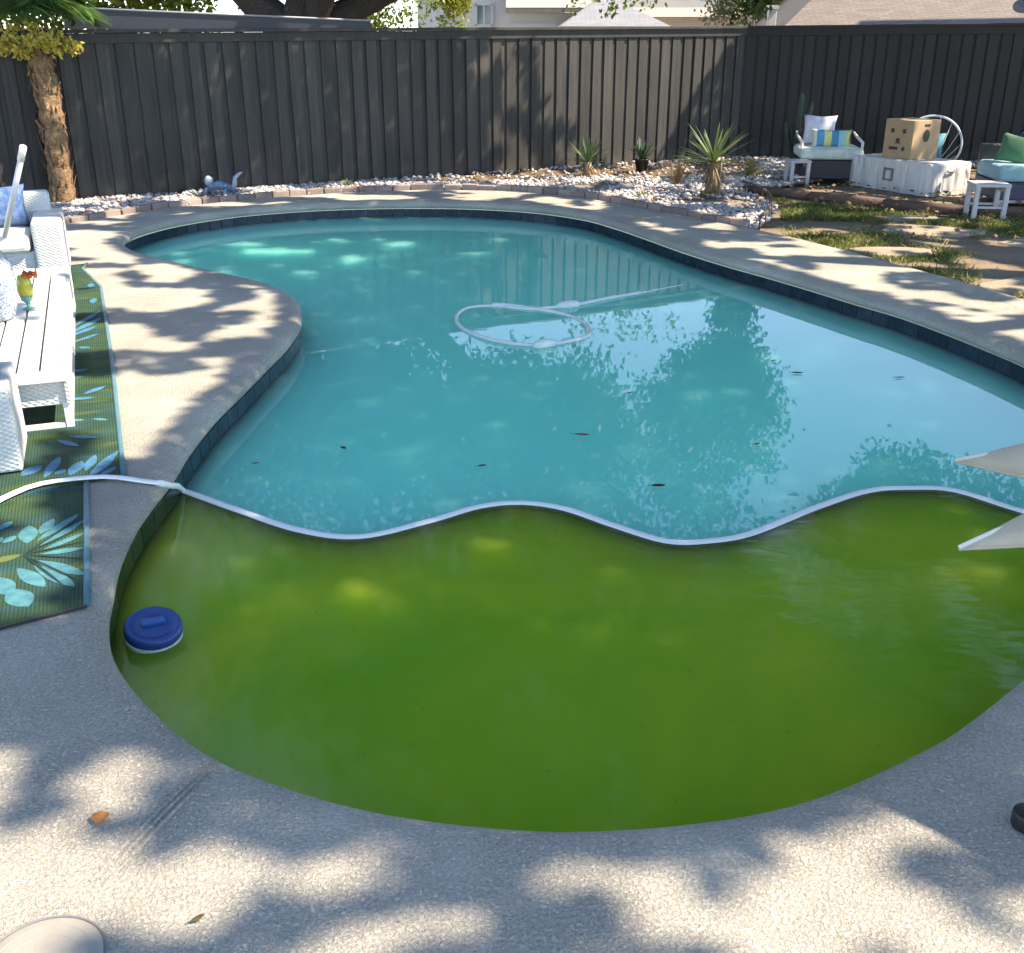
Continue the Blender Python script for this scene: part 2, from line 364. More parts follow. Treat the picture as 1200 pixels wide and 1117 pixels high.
# ------------------------------------------------------------------ the setting
ground = link('ground', fill('ground', [(-900, -900), (900, -900), (900, 900), (-900, 900)], [offset(OUT, .14)], -.05, M_dirt)); tag(ground, kind='structure')
def deck():
    outer = [(-9, -4), (4.6, -4), (4.4, 3.5), (4.05, 5.6), (3.57, 7.14), (3.35, 7.79), (3.14, 8.31), (2.91, 8.9), (2.64, 9.52), (2.3, 10.13), (1.91, 10.76), (1.39, 11.53), (.79, 12.34), (0, 12.87), (-1.04, 13.0), (-2.04, 12.71), (-2.94, 12.2), (-3.71, 11.53), (-4.13, 10.87), (-4.5, 10.3), (-6.2, 9.2), (-9, 8.2)]
    lip = [(.085, 0), (.05, -.002), (.022, -.010), (0, -.024), (-.012, -.042), (-.012, -.062), (0, -.078), (.02, -.085)]
    me = fill('pool_deck', outer, [offset(OUT, lip[0][0])], 0., M_deck)
    bm = bmesh.new(); bm.from_mesh(me)
    n = len(OUT); rings = [[bm.verts.new((p[0], p[1], z)) for p in offset(OUT, d)] for d, z in lip]
    for a, b in zip(rings, rings[1:]):
        for i in range(n):
            f = bm.faces.new((a[i], a[(i + 1) % n], b[(i + 1) % n], b[i])); f.smooth = True
    vo = [bm.verts.new((p[0], p[1], 0)) for p in outer]; vb = [bm.verts.new((p[0], p[1], -.12)) for p in outer]
    for i in range(len(outer)): j = (i + 1) % len(outer); bm.faces.new((vo[i], vb[i], vb[j], vo[j]))
    bmesh.ops.remove_doubles(bm, verts=bm.verts, dist=.0005); bmesh.ops.recalc_face_normals(bm, faces=bm.faces)
    bm.to_mesh(me); bm.free()
    o = link('pool_deck', me); tag(o, kind='structure')
    return o
DECK = deck()
def shell():
    m = MB(); P = offset(OUT, .014); n = len(P)
    for z0, z1 in ((-.086, -1.35),):
        m.add([(p[0], p[1], z0) for p in P] + [(p[0], p[1], z1) for p in P], [(i, n + i, n + (i + 1) % n, (i + 1) % n) for i in range(n)], True)
    m.add([(p[0], p[1], -1.35) for p in P], [tuple(range(n))])
    o = m.build('pool_shell', M_plaster); tag(o, kind='structure'); return o
SHELL = shell()
def waterline_tiles():
    t = MB().box((0, 0, 0), (.146, .012, .15)).mesh('tile', M_tile)
    t2 = t.copy(); t2.materials[0] = M_tile_greenrefl
    seg = np.linalg.norm(np.roll(OUT, -1, 0) - OUT, axis=1); cum = np.concatenate([[0], np.cumsum(seg)]); tot = cum[-1]
    cl = np.vstack([OUT, OUT[:1]])
    cnt = int(tot / .15); g = MB(); 
    for i in range(cnt):
        s = (i + .5) * tot / cnt
        x = np.interp(s, cum, cl[:, 0]); y = np.interp(s, cum, cl[:, 1])
        x1 = np.interp(min(s + .05, tot), cum, cl[:, 0]); y1 = np.interp(min(s + .05, tot), cum, cl[:, 1])
        a = math.atan2(y1 - y, x1 - x)
        if y < 2.45 or (y < 6 and x > 3.2): continue
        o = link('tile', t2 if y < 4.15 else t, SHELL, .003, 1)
        o.location = (x + math.sin(a) * .0065, y - math.cos(a) * .0065, -.164); o.rotation_euler = (0, 0, a)
waterline_tiles()
# wavy line where the two waters meet: the added white divider lies on it
div_w = [(-1.46, 4.19), (-1.15, 3.97), (-.86, 3.78), (-.61, 3.72), (-.35, 3.86), (-.14, 4.01), (.04, 4.05), (.22, 3.99), (.42, 3.82), (.61, 3.68), (.77, 3.68), (.96, 3.75), (1.3, 4.01), (1.57, 4.18), (1.77, 4.21), (1.95, 4.18), (2.15, 3.96), (2.42, 3.72), (2.66, 3.68)]
DIV = smooth(div_w, False, .04)
def waters():
    P = offset(OUT, .007); n = len(P)
    a = int(np.argmin(((P - DIV[0]) ** 2).sum(1))); b = int(np.argmin(((P - DIV[-1]) ** 2).sum(1)))
    ring = lambda i, j: [P[q % n] for q in range(i, j + 1 if j >= i else j + n + 1)]
    ab, ba = ring(a, b), ring(b, a)
    inner = list(DIV[1:-1])
    one = ab + inner[::-1]; two = ba + inner
    ya, yb = np.mean([p[1] for p in ab]), np.mean([p[1] for p in ba])
    greenp, turqp = (one, two) if ya < yb else (two, one)
    for name, poly, z1, m in (('turquoise_water', turqp, -1.345, M_turq), ('green_water', greenp, -1.34, M_green)):
        k_ = len(poly); q = MB()
        q.add([(p[0], p[1], WZ) for p in poly] + [(p[0], p[1], z1) for p in poly], [tuple(range(k_)), tuple(range(k_, 2 * k_))[::-1]] + [(i, k_ + i, k_ + (i + 1) % k_, (i + 1) % k_) for i in range(k_)])
        o = q.build(name, m); bm = bmesh.new(); bm.from_mesh(o.data)
        bmesh.ops.recalc_face_normals(bm, faces=bm.faces); bm.to_mesh(o.data); bm.free(); tag(o, kind='structure')
waters()

# ------------------------------------------------------------------ fences
A0 = Vector((-8.6, 10.05, 0)); C0 = Vector((3.55, 17.05, 0)); E0 = Vector((10.2, 15.2, 0))
board_me = MB().box((0, 0, .5), (.14, .019, 1)).mesh('board', M_fence)
board_r = board_me.copy(); board_r.materials[0] = M_fence_r
def fence(A, B, h0, h1, label, me, m, step=.2):
    d = B - A; L = d.length; ang = math.atan2(d.y, d.x)
    root = thing('board_fence', label, 'fence', A, ang)
    n = int(L / step)
    for i in range(n):
        x = (i + .5) * step; h = h0 + (h1 - h0) * x / L
        f = link('board', me, root, .004, 1); f.location = (x, random.uniform(-.003, .003), -.06); f.scale = (random.uniform(.97, 1.03), 1, h - .02); f.rotation_euler = (0, random.gauss(0, .0035), 0)
        b = link('board', me, root); b.location = (x + step / 2, .024, -.06); b.scale = (1.03, 1, h - .02)
    s = (h1 - h0) / L
    def bar(y0, y1, za, zb):
        q = MB(); q.add([(0, y0, h0 + za), (L, y0, h1 + za), (L, y1, h1 + za), (0, y1, h0 + za), (0, y0, h0 + zb), (L, y0, h1 + zb), (L, y1, h1 + zb), (0, y1, h0 + zb)], [(3, 2, 1, 0), (4, 5, 6, 7), (0, 1, 5, 4), (1, 2, 6, 5), (2, 3, 7, 6), (3, 0, 4, 7)]); return q
    bar(-.07, .09, -.012, .026).build('cap_rail', m, root, .004, 1)
    bar(-.032, -.0125, -.115, -.0135).build('trim_board', m, root, .003, 1)
    bar(.036, .075, -1.5, -1.41).build('back_rail', m, root)
    return root
fence(A0, C0, 1.71, 1.86, 'charcoal board fence with sunlit boards, running from palm to the yucca corner', board_me, M_fence)
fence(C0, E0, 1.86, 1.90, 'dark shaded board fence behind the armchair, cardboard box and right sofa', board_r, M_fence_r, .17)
# lean-to edge that rises above the left of the fence
def lean_to():
    a = Vector((-5.0, 12.62)); b = Vector((-1.80, 14.38)); d = (b - a).normalized(); nrm = Vector((-d.y, d.x))
    r = thing('lean_to_roof', 'dark lean-to roof edge showing above left part of the fence', 'roof')
    q = MB(); z0, z1 = 2.02, 1.905
    P = [a, b, b + nrm * 2.2, a + nrm * 2.2]
    top = [(*P[0], z0), (*P[1], z1), (*P[2], z1 + .02), (*P[3], z0 + .02)]; bot = [(p[0], p[1], p[2] - .05) for p in top]
    q.add(top + bot, [(0, 1, 2, 3), (7, 6, 5, 4), (0, 4, 5, 1), (1, 5, 6, 2), (2, 6, 7, 3), (3, 7, 4, 0)]); q.build('roof_sheet', M_metal_d, r)
    a2, b2 = a - nrm * .012, b - nrm * .012
    f = MB(); f.add([(*a2, z0 - .025), (*b2, z1 - .012), (*b2, z1 - .14), (*a2, z0 - .22), (*a, z0 - .025), (*b, z1 - .012), (*b, z1 - .14), (*a, z0 - .22)], [(3, 2, 1, 0), (4, 5, 6, 7), (0, 1, 5, 4), (2, 3, 7, 6), (1, 2, 6, 5), (3, 0, 4, 7)]); f.build('fascia', M_metal_d, r)
    e = MB(); e.tube([(*(a - nrm * .03), z0 - .008), (*(b - nrm * .03), z1 + .002)], .014, 6); e.build('drip_edge', M_metal_l, r)
    for i in range(3):
        p = a.lerp(b, (.08, .52, .97)[i]); MB().box((p.x, p.y + .25, 1.0), (.09, .09, 1.75)).build('post', M_metal_d, r)
lean_to()

# ------------------------------------------------------------------ garden beds
OUTER = smooth([(-4.72, 9.95), (-4.38, 10.47), (-4.13, 10.92), (-3.73, 11.58), (-2.96, 12.25), (-2.04, 12.76), (-1.04, 13.05), (0.02, 12.92), (.82, 12.39), (1.43, 11.57), (1.95, 10.79), (2.34, 10.15)], False, .08)
nF = Vector((.499, -.866)); dF = Vector((.866, .499))
def fence_pt(x, off): t = (x - A0.x) / dF.x; return (A0.x + dF.x * t + nF.x * off, A0.y + dF.y * t + nF.y * off)
bed = list(map(tuple, OUTER)) + [(2.62, 10.75), (2.9, 11.6), (2.85, 12.9), (3.6, 13.6), (5.6, 15.6), (9, 15.8), (9, 16.35)] + [fence_pt(x, .03) for x in (3.3, 1, -2, -5.2)] + [(-6.0, 11.3)]
o = link('gravel_bed', fill('gravel_bed', bed, [], -.02, simple('gravel_base', (.30, .26, .23), (.2, .17, .15), 14, .95, .03, 40))); tag(o, kind='structure')
lit = [fence_pt(x, .06) for x in (-1.2, .5, 2.0, 3.3)] + [(3.9, 16.4), (3.2, 15.0), (2.3, 14.2), (1.6, 14.25), (.9, 14.35), (.1, 14.1), (-.6, 13.9)]
o = link('leaf_litter', fill('leaf_litter', lit, [], -.012, M_litter)); tag(o, kind='structure')
def inside(P, poly):
    x, y = P[:, 0], P[:, 1]; c = np.zeros(len(P), bool); q = np.array(poly); j = len(q) - 1
    for i in range(len(q)):
        a, b = q[i], q[j]; cond = ((a[1] > y) != (b[1] > y)); xx = (b[0] - a[0]) * (y - a[1]) / (b[1] - a[1] + 1e-12) + a[0]
        c ^= cond & (x < xx); j = i
    return c
ico = bmesh.new(); bmesh.ops.create_icosphere(ico, subdivisions=1, radius=1); IV = np.array([v.co[:] for v in ico.verts]); IF = np.array([[v.index for v in f.verts] for f in ico.faces]); ico.free()
def pebbles(name, P, r0, r1, m, flat=.7):
    n = len(P); r = (r0 + (r1 - r0) * rng.random(n) ** 1.7)[:, None, None]
    V = IV[None] * (1 + .28 * rng.normal(size=(n, len(IV), 1))) * r
    V = V * (np.array([1, 1, flat]) * (.75 + .5 * rng.random((n, 1, 3))))
    a = rng.random(n) * 6.28; c, s = np.cos(a)[:, None], np.sin(a)[:, None]
    X = V[..., 0] * c - V[..., 1] * s; Y = V[..., 0] * s + V[..., 1] * c; V = np.stack([X, Y, V[..., 2]], -1) + P[:, None]
    me = bpy.data.meshes.new(name); nv = len(IV)
    F = (IF[None] + (np.arange(n) * nv)[:, None, None]).reshape(-1, 3)
    me.vertices.add(n * nv); me.vertices.foreach_set('co', V.reshape(-1)); me.loops.add(len(F) * 3); me.loops.foreach_set('vertex_index', F.reshape(-1).astype(np.int32))
    me.polygons.add(len(F)); me.polygons.foreach_set('loop_start', np.arange(0, len(F) * 3, 3, dtype=np.int32)); me.update(calc_edges=True); me.materials.append(m)
    return me
P = np.stack([rng.uniform(-6, 9, 130000), rng.uniform(9.6, 17.2, 130000), np.zeros(130000)], 1)
P = P[inside(P, bed)]; inl = inside(P, lit)
dens = vnoise(P[:, 0], P[:, 1], .5, 3)
P = P[(~inl & (dens + rng.random(len(P)) * .5 > .58)) | (inl & (rng.random(len(P)) < .05))]
P = P[:30000]; P[:, 2] = rng.uniform(-.012, .018, len(P))
o = link('gravel', pebbles('gravel', P,   .012, .036, M_stone)); tag(o, 'white and grey landscaping gravel between the pool deck and fence', 'gravel', kind='stuff')
# dry leaf scraps over gravel and soil
P = np.stack([rng.uniform(-5.5, 7.5, 5200), rng.uniform(8.5, 17, 5200), np.full(5200, .012)], 1)
P = P[inside(P, bed + []) | ((P[:, 0] > 2.9) & (P[:, 1] < 15.5) & (P[:, 0] > 3.4 - .0 * P[:, 1]) & (P[:, 1] > 9.5))]
P = P[vnoise(P[:, 0], P[:, 1], .8, 9) + .5 * rng.random(len(P)) > .62]; P[:, 2] = np.where(P[:, 1] > 0, .018, 0)
V = leaves(P, .06, .035, .85); o = link('leaf_scraps', quads('leaf_scraps', V, simple('dry_scrap', (.26, .16, .08), (.15, .09, .045), 30, .8))); tag(o, 'dry brown leaf scraps scattered over the gravel and soil', 'leaf litter', kind='stuff')
# brick edging
be = thing('brick_edging', 'curved row of reddish brick edging along the far pool deck', 'edging')
bme = MB().box((0, 0, 0), (.2, .085, .1)).mesh('brick', M_brick)
def along(path, step, fn, start=0., end=None):
    seg = np.linalg.norm(np.diff(path, axis=0), axis=1); cum = np.concatenate([[0], np.cumsum(seg)]); end = end or cum[-1]
    s = start
    while s < end:
        x, y = np.interp(s, cum, path[:, 0]), np.interp(s, cum, path[:, 1]); x1, y1 = np.interp(s + .04, cum, path[:, 0]), np.interp(s + .04, cum, path[:, 1]); x0, y0 = np.interp(s - .04, cum, path[:, 0]), np.interp(s - .04, cum, path[:, 1])
        fn(x, y, math.atan2(y1 - y0, x1 - x0), s); s += step
def put_brick(x, y, a, s):
    o = link('brick', bme, be, .006, 1); o.location = (x + random.uniform(-.006, .006), y + .02, .005 + random.uniform(-.008, .008)); o.rotation_euler = (random.gauss(0, .03), random.gauss(0, .02), a + random.gauss(0, .03))
along(OUTER, .212, put_brick, .05)
# timber border and wire hoop edging, right
tb = thing('timber_edging', 'weathered brown timber edging between grass and the patio furniture', 'edging')
tp = smooth([(2.86, 13.0), (3.15, 12.75), (3.55, 12.35), (4.0, 11.95), (4.35, 11.6), (4.8, 11.32), (5.4, 11.15), (6.4, 11.1)], False, .1)
def put_log(x, y, a, s):
    q = MB(); q.tube([(-.44, 0, 0), (-.2, 0, .004), (.1, 0, .002), (.44, 0, 0)], [.058, .06, .06, .057], 9)
    o = q.build('log', M_timber, tb, 0); o.location = (x, y, .0); o.rotation_euler = (random.gauss(0, .1), 0, a)
along(tp, .9, put_log, .4)
we = thing('hoop_edging', 'thin dark wire border edging curling around gravel beside the grass', 'edging')
wp = smooth([(2.38, 10.15), (2.55, 10.55), (2.72, 11.1), (2.84, 11.75), (2.86, 12.4), (2.78, 12.9)], False, .05)
q = MB(); q.tube([(x, y, .11 + .012 * math.sin(9 * i)) for i, (x, y) in enumerate(wp)], .011, 6); q.build('rail', M_timber, we)
def put_stake(x, y, a, s): MB().tube([(x, y, -.03), (x, y, .125)], .009, 6).build('stake', M_timber, we)
along(wp, .3, put_stake, .02)
# grass patches
gp = [(2.55, 10.0), (2.88, 9.3), (3.2, 8.5), (3.65, 7.3), (4.3, 5.6), (7.5, 6.5), (7.8, 10.9), (5.6, 11.0), (4.6, 11.2), (3.9, 11.75), (3.3, 12.4), (2.95, 12.6), (2.95, 11.6)]
flag_spots = [(4.05, 10.25, .62, .34), (3.35, 9.15, .42, .3), (4.55, 8.35, .55, .33), (3.95, 7.75, .5, .34), (5.0, 9.6, .6, .36), (4.2, 11.0, .5, .22), (5.35, 8.1, .5, .4), (4.5, 6.9, .45, .35)]
n = 130000; P = np.stack([rng.uniform(2.4, 7.8, n), rng.uniform(6.2, 12.6, n), np.full(n, -.045)], 1)
P = P[inside(P, gp)]
g = vnoise(P[:, 0], P[:, 1], .7, 5) * .6 + vnoise(P[:, 0], P[:, 1], .22, 6) * .4
keep = g + .25 * rng.random(len(P)) > .66
for fx, fy, fa, fb in flag_spots: keep &= ((P[:, 0] - fx) / fa) ** 2 + ((P[:, 1] - fy) / fb) ** 2 > .8
P = P[keep][:45000]; n = len(P)
a = rng.random(n) * 6.28; hgt = .015 + .036 * rng.random(n) ** 1.5; lean = rng.normal(size=(n, 2)) * .035; wd = np.stack([np.cos(a), np.sin(a)], 1) * .006
V = np.zeros((n, 4, 3)); V[:, 0] = P; V[:, 1] = P; V[:, 0, :2] -= wd; V[:, 1, :2] += wd; V[:, 2] = P; V[:, 3] = P
V[:, 2, :2] += lean + wd * .4; V[:, 3, :2] += lean - wd * .4; V[:, 2, 2] += hgt; V[:, 3, 2] += hgt
o = link('grass', quads('grass', V, M_grass)); tag(o, 'patchy green grass in the sandy ground right of the pool', 'grass', kind='stuff')
M_flag = simple('flagstone', (.36, .30, .23), (.27, .22, .17), 4, .9, .01, 30)
for i, (fx, fy, fa, fb) in enumerate(flag_spots):
    q = MB(); k_ = 11; ph = random.random() * 6
    rim = [(fa * (.85 + .15 * math.sin(3 * t + ph)) * math.cos(t), fb * (.85 + .15 * math.cos(2 * t + ph)) * math.sin(t)) for t in [2 * math.pi * j / k_ for j in range(k_)]]
    q.add([(x, y, -.06) for x, y in rim] + [(x * .95, y * .95, -.032) for x, y in rim], [tuple(range(k_, 2 * k_))] + [(j, (j + 1) % k_, k_ + (j + 1) % k_, k_ + j) for j in range(k_)])
    o = q.build('stepping_stone', M_flag, None, .008, 2, (fx, fy, 0), (0, 0, random.uniform(-.3, .3)))
    tag(o, ['wide pale stepping stone just in front of the timber edging', 'small sandy stepping stone beside the pool deck edge', 'sandy stepping stone in middle of the right lawn', 'pale stepping stone nearest the deck at lawn front', 'broad stepping stone in front of the grey side stool', 'narrow stepping stone against the timber edging logs', 'stepping stone at right picture edge in the lawn', 'lowest stepping stone where lawn meets deck at right edge'][i], 'stepping stone', 'stepping stones in the lawn')

# ------------------------------------------------------------------ trees: crowns, limbs
sx, sy = S.x / S.z, S.y / S.z
def shade_want(gx, gy):                  # how leafy the crown is, by where its shadow lands
    D = np.full(gx.shape, .54)
    D = np.where(gy < 2.95, .46, D)                                              # near deck
    D = np.where((gx < -1.2) & (gy <= 2.95), .42, D)
    D = np.where((gx < -1.25) & (gy > 2.95) & (gy < 10), .37, D)                 # deck bulge and furniture
    D = np.where((gx > 1.9) & (gy > 4.5) & (gy < 10.5), .45, D)                  # right deck strip
    D = np.where((gx > 2.4) & (gy > 8) & (gx > 13.2 - gy), .70, D)               # lawn and patio
    D = np.where((gy > 11.4) & (gx > -.8) & (gx < 2.6), .42, D)                  # gravel
    D = np.where((gx < -3.1) & (gy > 6.9) & (gy < 9.5), .40, D)
    D = np.where((gx > .55) & (gx < 1.9) & (gy > 1.45) & (gy < 2.6), .22, D)
    pool = inside(np.stack([gx, gy], -1), [(p[0], p[1]) for p in offset(OUT, .12)[::4]])
    D = np.where(pool, 1.6, D)
    D = np.where(pool & (gx < .3) & (gy > 8.2) & (gy < 10.8), .84, D)
    D = np.where(pool & (((gx + .65) / .8) ** 2 + ((gy - 3.35) / .4) ** 2 < 1), .93, D)
    return D
def sun_filter(P, cell=.42, seed=21, ground_=True):
    gx = P[:, 0] - sx * P[:, 2]; gy = P[:, 1] - sy * P[:, 2]
    f = .62 * vnoise(gx, gy, cell, seed) + .38 * vnoise(gx, gy, cell * .45, seed + 1)
    f = (f - .5) * 1.75 + .5
    keep = (f < shade_want(gx, gy)) if ground_ else np.ones(len(P), bool)
    # where the sun line meets the long fence
    t = ((P[:, 0] - A0.x) * nF.x + (P[:, 1] - A0.y) * nF.y) / (S.x * nF.x + S.y * nF.y)
    hx = P[:, 0] - S.x * t; hz = P[:, 2] - S.z * t
    on = (t > 0) & (hz > -.1) & (hz < 2.0)
    fx = vnoise(hx, hz * 1.0, .22, 40) ; want = np.clip(1.02 - (hx + 1.3 + .35 * (hz - .9)) / 2.3, 0.02, 1.2)
    want = np.where(hx < -1.5, 1.2, want)
    want = np.where(hx > 2.15 + .62 * hz, 1.2, want)  # leaves kept dense here to shape a diagonal shade edge on the fence
    want = np.where((abs(hx + 5.4) < .4) & (hz > .1), .3, want)
    keep = np.where(on, fx < want, keep)
    return P[keep]
def limb_tree(name, label, base, forks, r0, bark, group=None):
    t = thing(name, label, 'tree', base, 0, group)
    q = MB()
    for path, a, b in forks:
        pts = smooth(path, False, .5); rr = np.linspace(a, b, len(pts)); q.tube([tuple(p) for p in pts], list(rr), 10)
    q.build('trunk', bark, t); return t
def crown(t, P, m, L, W, name='crown'):
    P = P - np.array(t.location)[None]
    o = link(name, quads(name, leaves(P, L, W), m), t); o['kind'] = 'stuff'; return o
def blob(c, r, n, shell=.0):
    d = rng.normal(size=(n, 3)); d /= np.linalg.norm(d, axis=1)[:, None]
    return np.array(c) + d * (np.array(r) * (rng.random(n) ** (1 / 3 if not shell else .2))[:, None])
def clumpy(c, r, nclump, per, rc, low=None):
    C = blob(c, r, nclump)
    if low is not None: C = C[C[:, 2] > low]
    k_ = len(C); return (C[:, None] + rng.normal(size=(k_, per, 3)) * rc * np.array([1, 1, .7])).reshape(-1, 3)
def slab(gx0, gx1, gy0, gy1, z0, z1, n):  # leaves spread in a layered crown whose shadow covers a patch of yard
    z = rng.uniform(z0, z1, n); gx = rng.uniform(gx0, gx1, n); gy = rng.uniform(gy0, gy1, n)
    return np.stack([gx + sx * z, gy + sy * z, z], 1)
# big oak beyond the fence
oak = limb_tree('oak_tree', 'large dark oak with thick limbs rising behind the long fence', (-3.3, 17.6, 0), [
    ([(0, 0, -.5), (.05, 0, 1.0), (.1, .1, 2.1)], .46, .40), ([(.02, 0, 1.5), (.6, .1, 2.05), (1.75, .2, 2.6), (3.4, 0, 4.2), (5.6, -.8, 5.8)], .23, .09),
    ([(0, 0, 1.7), (-.7, .1, 2.25), (-1.6, .2, 3.4), (-3, .3, 6)], .3, .1), ([(.05, 0, 1.9), (.3, .3, 3.6), (.2, .3, 7.5)], .36, .08), ([(.1, 0, 1.7), (1.1, -.8, 3.4), (3.4, -2.6, 6.2)], .22, .07)], .4, M_bark)
P = np.vstack([clumpy((-4.2, 18.8, 7.2), (5.6, 3.4, 4.2), 260, 70, .42, 3.3), clumpy((1.0, 18.6, 6.4), (2.6, 2.2, 3.0), 90, 60, .4, 3.2), clumpy((-8.5, 17.5, 6), (3, 3, 3.2), 80, 60, .42, 3.4)])
P2 = slab(-8, 1.5, 10.6, 16.2, 4.6, 7.6, 46000)
P = np.vstack([P, clumpy((-4.0, 18.6, 4.6), (5.0, 1.6, 1.6), 230, 130, .34, 3.0), clumpy((.6, 18.9, 4.9), (1.9, 1.2, 1.5), 80, 140, .3, 3.1)])
crown(oak, np.vstack([sun_filter(P, .42, 21, False), sun_filter(P2)]), M_oak, .15, .085)
# wide tree right of the yard that dapples pool and deck
rt = limb_tree('shade_tree', 'broad leafy shade tree standing right of the pool yard', (9.2, 7.2, 0), [
    ([(0, 0, -.5), (0, 0, 1.5), (-.2, 0, 3)], .3, .26), ([(-.1, 0, 2.6), (-1.5, .5, 4.6), (-4, 1.6, 6.4)], .17, .05), ([(-.1, 0, 2.7), (-1.6, -1.2, 4.9), (-4.4, -3, 6.6)], .16, .05), ([(-.1, 0, 2.8), (.2, .3, 5), (.3, .6, 8)], .18, .05), ([(-.1, 0, 2.7), (-.9, 2, 5), (-2, 4.4, 6.4)], .15, .05)], .3, M_bark)
P = slab(-6.5, 5.5, 2.2, 11.6, 5.2, 7.6, 135000)
crown(rt, sun_filter(P, .33), M_oak, .14, .08)
nt = limb_tree('patio_tree', 'tall leafy tree standing close right of the near deck', (7.4, 1.6, 0), [
    ([(0, 0, -.5), (0, 0, 2), (-.1, 0, 4)], .22, .18), ([(-.1, 0, 3.6), (-.8, .6, 5.4), (-2.0, 1.4, 7)], .12, .04), ([(-.1, 0, 3.6), (-.6, -.9, 5.6), (-1.4, -1.8, 7)], .12, .04), ([(-.1, 0, 3.8), (.3, .1, 6), (.4, 0, 8)], .12, .04)], .2, M_bark)
P = slab(-4.5, 3.5, -.6, 2.95, 6.2, 8.2, 40000)
crown(nt, sun_filter(P, .16, 33), M_oak, .13, .075)
ct_ = limb_tree('added_corner_tree', 'unseen leafy tree added beyond the right fence to shade the patio', (11.5, 15.6, 0), [([(0, 0, -.5), (0, 0, 2), (-.1, 0, 4)], .2, .16), ([(-.1, 0, 3.6), (-1.6, -.4, 5), (-4, -.8, 5.8)], .11, .03), ([(-.1, 0, 3.6), (-.6, -1.6, 5.2), (-1.6, -3.2, 5.8)], .1, .03)], .2, M_bark)  # added unseen tree, its crown shades the fence corner and patio
P = slab(1.9, 8.5, 11.6, 17.4, 4.6, 6.2, 30000)
crown(ct_, sun_filter(P, .36, 51), M_oak, .13, .075)
# trees beyond the right fence whose branches show in the pool's reflection
bt = limb_tree('pale_trunk_tree', 'tree with pale trunk and yellow green crown behind the fence corner', (4.35, 20.4, 0), [([(0, 0, -.5), (0, 0, 2.2), (.05, 0, 4.6), (.1, 0, 6)], .05, .012)], .1, simple('pale_bark', (.42, .4, .32), (.3, .28, .22), 8, .9))
P = np.vstack([clumpy((4.3, 20.4, 5.6), (1.5, 1.0, 2.1), 70, 130, .22, 3.7), clumpy((3.6, 20.2, 4.8), (.9, .7, .9), 26, 120, .18), clumpy((4.4, 20.0, 4.1), (.8, .5, .8), 30, 70, .2, 3.2), clumpy((4.38, 20.15, 2.9), (.3, .25, .9), 22, 70, .13)])
crown(bt, sun_filter(P, .42, 21, False), M_oak, .13, .07)
ht = limb_tree('hanging_tree', 'leafy tree with hanging branch tips standing beyond the brown roof', (13.5, 20.2, 0), [([(0, 0, -.5), (0, 0, 3), (-.6, 0, 6.5), (-1, 0, 9)], .24, .07), ([(-.2, 0, 5), (-2.5, -.4, 7.4), (-5.5, -1, 7.6)], .12, .03)], .2, M_bark)
P = np.vstack([clumpy((7.5, 19.0, 6.9), (1.7, 1.0, 1.5), 70, 140, .2, 4.9), clumpy((9.6, 19, 8.6), (1.8, 1.2, 1.6), 40, 60, .28)])
crown(ht, sun_filter(P, .42, 21, False), M_oak, .13, .07)
gt = limb_tree('golden_tree', 'yellow green sunlit tree beside the brown roof behind fence', (6.1, 27, 0), [([(0, 0, -.5), (0, 0, 2), (0, 0, 3)], .14, .08)], .1, M_bark)
crown(gt, clumpy((6.0, 27, 3.0), (1.1, .9, 1.3), 60, 60, .24), M_gold, .13, .075)
pt = limb_tree('pale_shrub_tree', 'pale grey green small tree left of the golden tree', (5.15, 26.5, 0), [([(0, 0, -.5), (0, 0, 2.4)], .09, .05)], .1, M_bark)
crown(pt, clumpy((5.1, 26.5, 2.7), (.45, .5, .9), 26, 60, .17), M_pale, .12, .06)
hb = limb_tree('hedge_tree', 'bushy olive green tree behind fence left of the white house', (-2.9, 23.5, 0), [([(0, 0, -.5), (0, 0, 2)], .12, .07)], .1, M_bark)
crown(hb, clumpy((-2.85, 23.5, 2.7), (1.15, .8, 1.3), 70, 70, .2), M_bright, .11, .06)
yb = limb_tree('yellow_shrub', 'small yellow autumn shrub in front of the white house wall', (-1.35, 25.5, 0), [([(0, 0, -.5), (0, 0, 2)], .06, .04)], .1, M_bark)
crown(yb, clumpy((-1.33, 25.5, 2.45), (.38, .4, .7), 20, 60, .14), M_gold, .11, .06)
lb = limb_tree('bright_bush', 'bright lime green bush glowing behind the lean-to roof', (-6.2, 19.5, 0), [([(0, 0, -.5), (0, 0, 2)], .1, .06)], .1, M_bark)
crown(lb, np.vstack([clumpy((-6.2, 19.5, 2.3), (1.25, .7, .9), 60, 60, .2), clumpy((-8.6, 19.8, 2.4), (1.6, .7, 1.0), 80, 60, .2)]), M_gold, .12, .07)
# twigs hanging into the top of the picture over the fence
tw = limb_tree('hanging_branch_tree', 'tree whose light green leaf sprays hang over the grey roof', (-3.1, 19.2, 0), [([(0, 0, -.5), (0, 0, 2.6), (1.5, -.3, 5.0), (4.0, -1.0, 5.2), (5.0, -1.3, 3.4)], .07, .012)], .1, M_bark)
sprays = []
for (px, z0, z1, k_) in ((.95, 2.05, 2.9, 60), (1.25, 2.2, 2.9, 60), (1.55, 2.02, 2.8, 80), (1.85, 2.15, 2.9, 80), (2.1, 2.1, 2.9, 70), (2.4, 2.2, 2.9, 50), (2.75, 2.35, 2.9, 40)):
    z = rng.uniform(z0, z1, k_); sprays.append(np.stack([px + rng.normal(size=k_) * .07 + (z - z0) * .1, 17.9 + rng.normal(size=k_) * .12, z], 1))
crown(tw, np.vstack(sprays), M_bright, .085, .05)

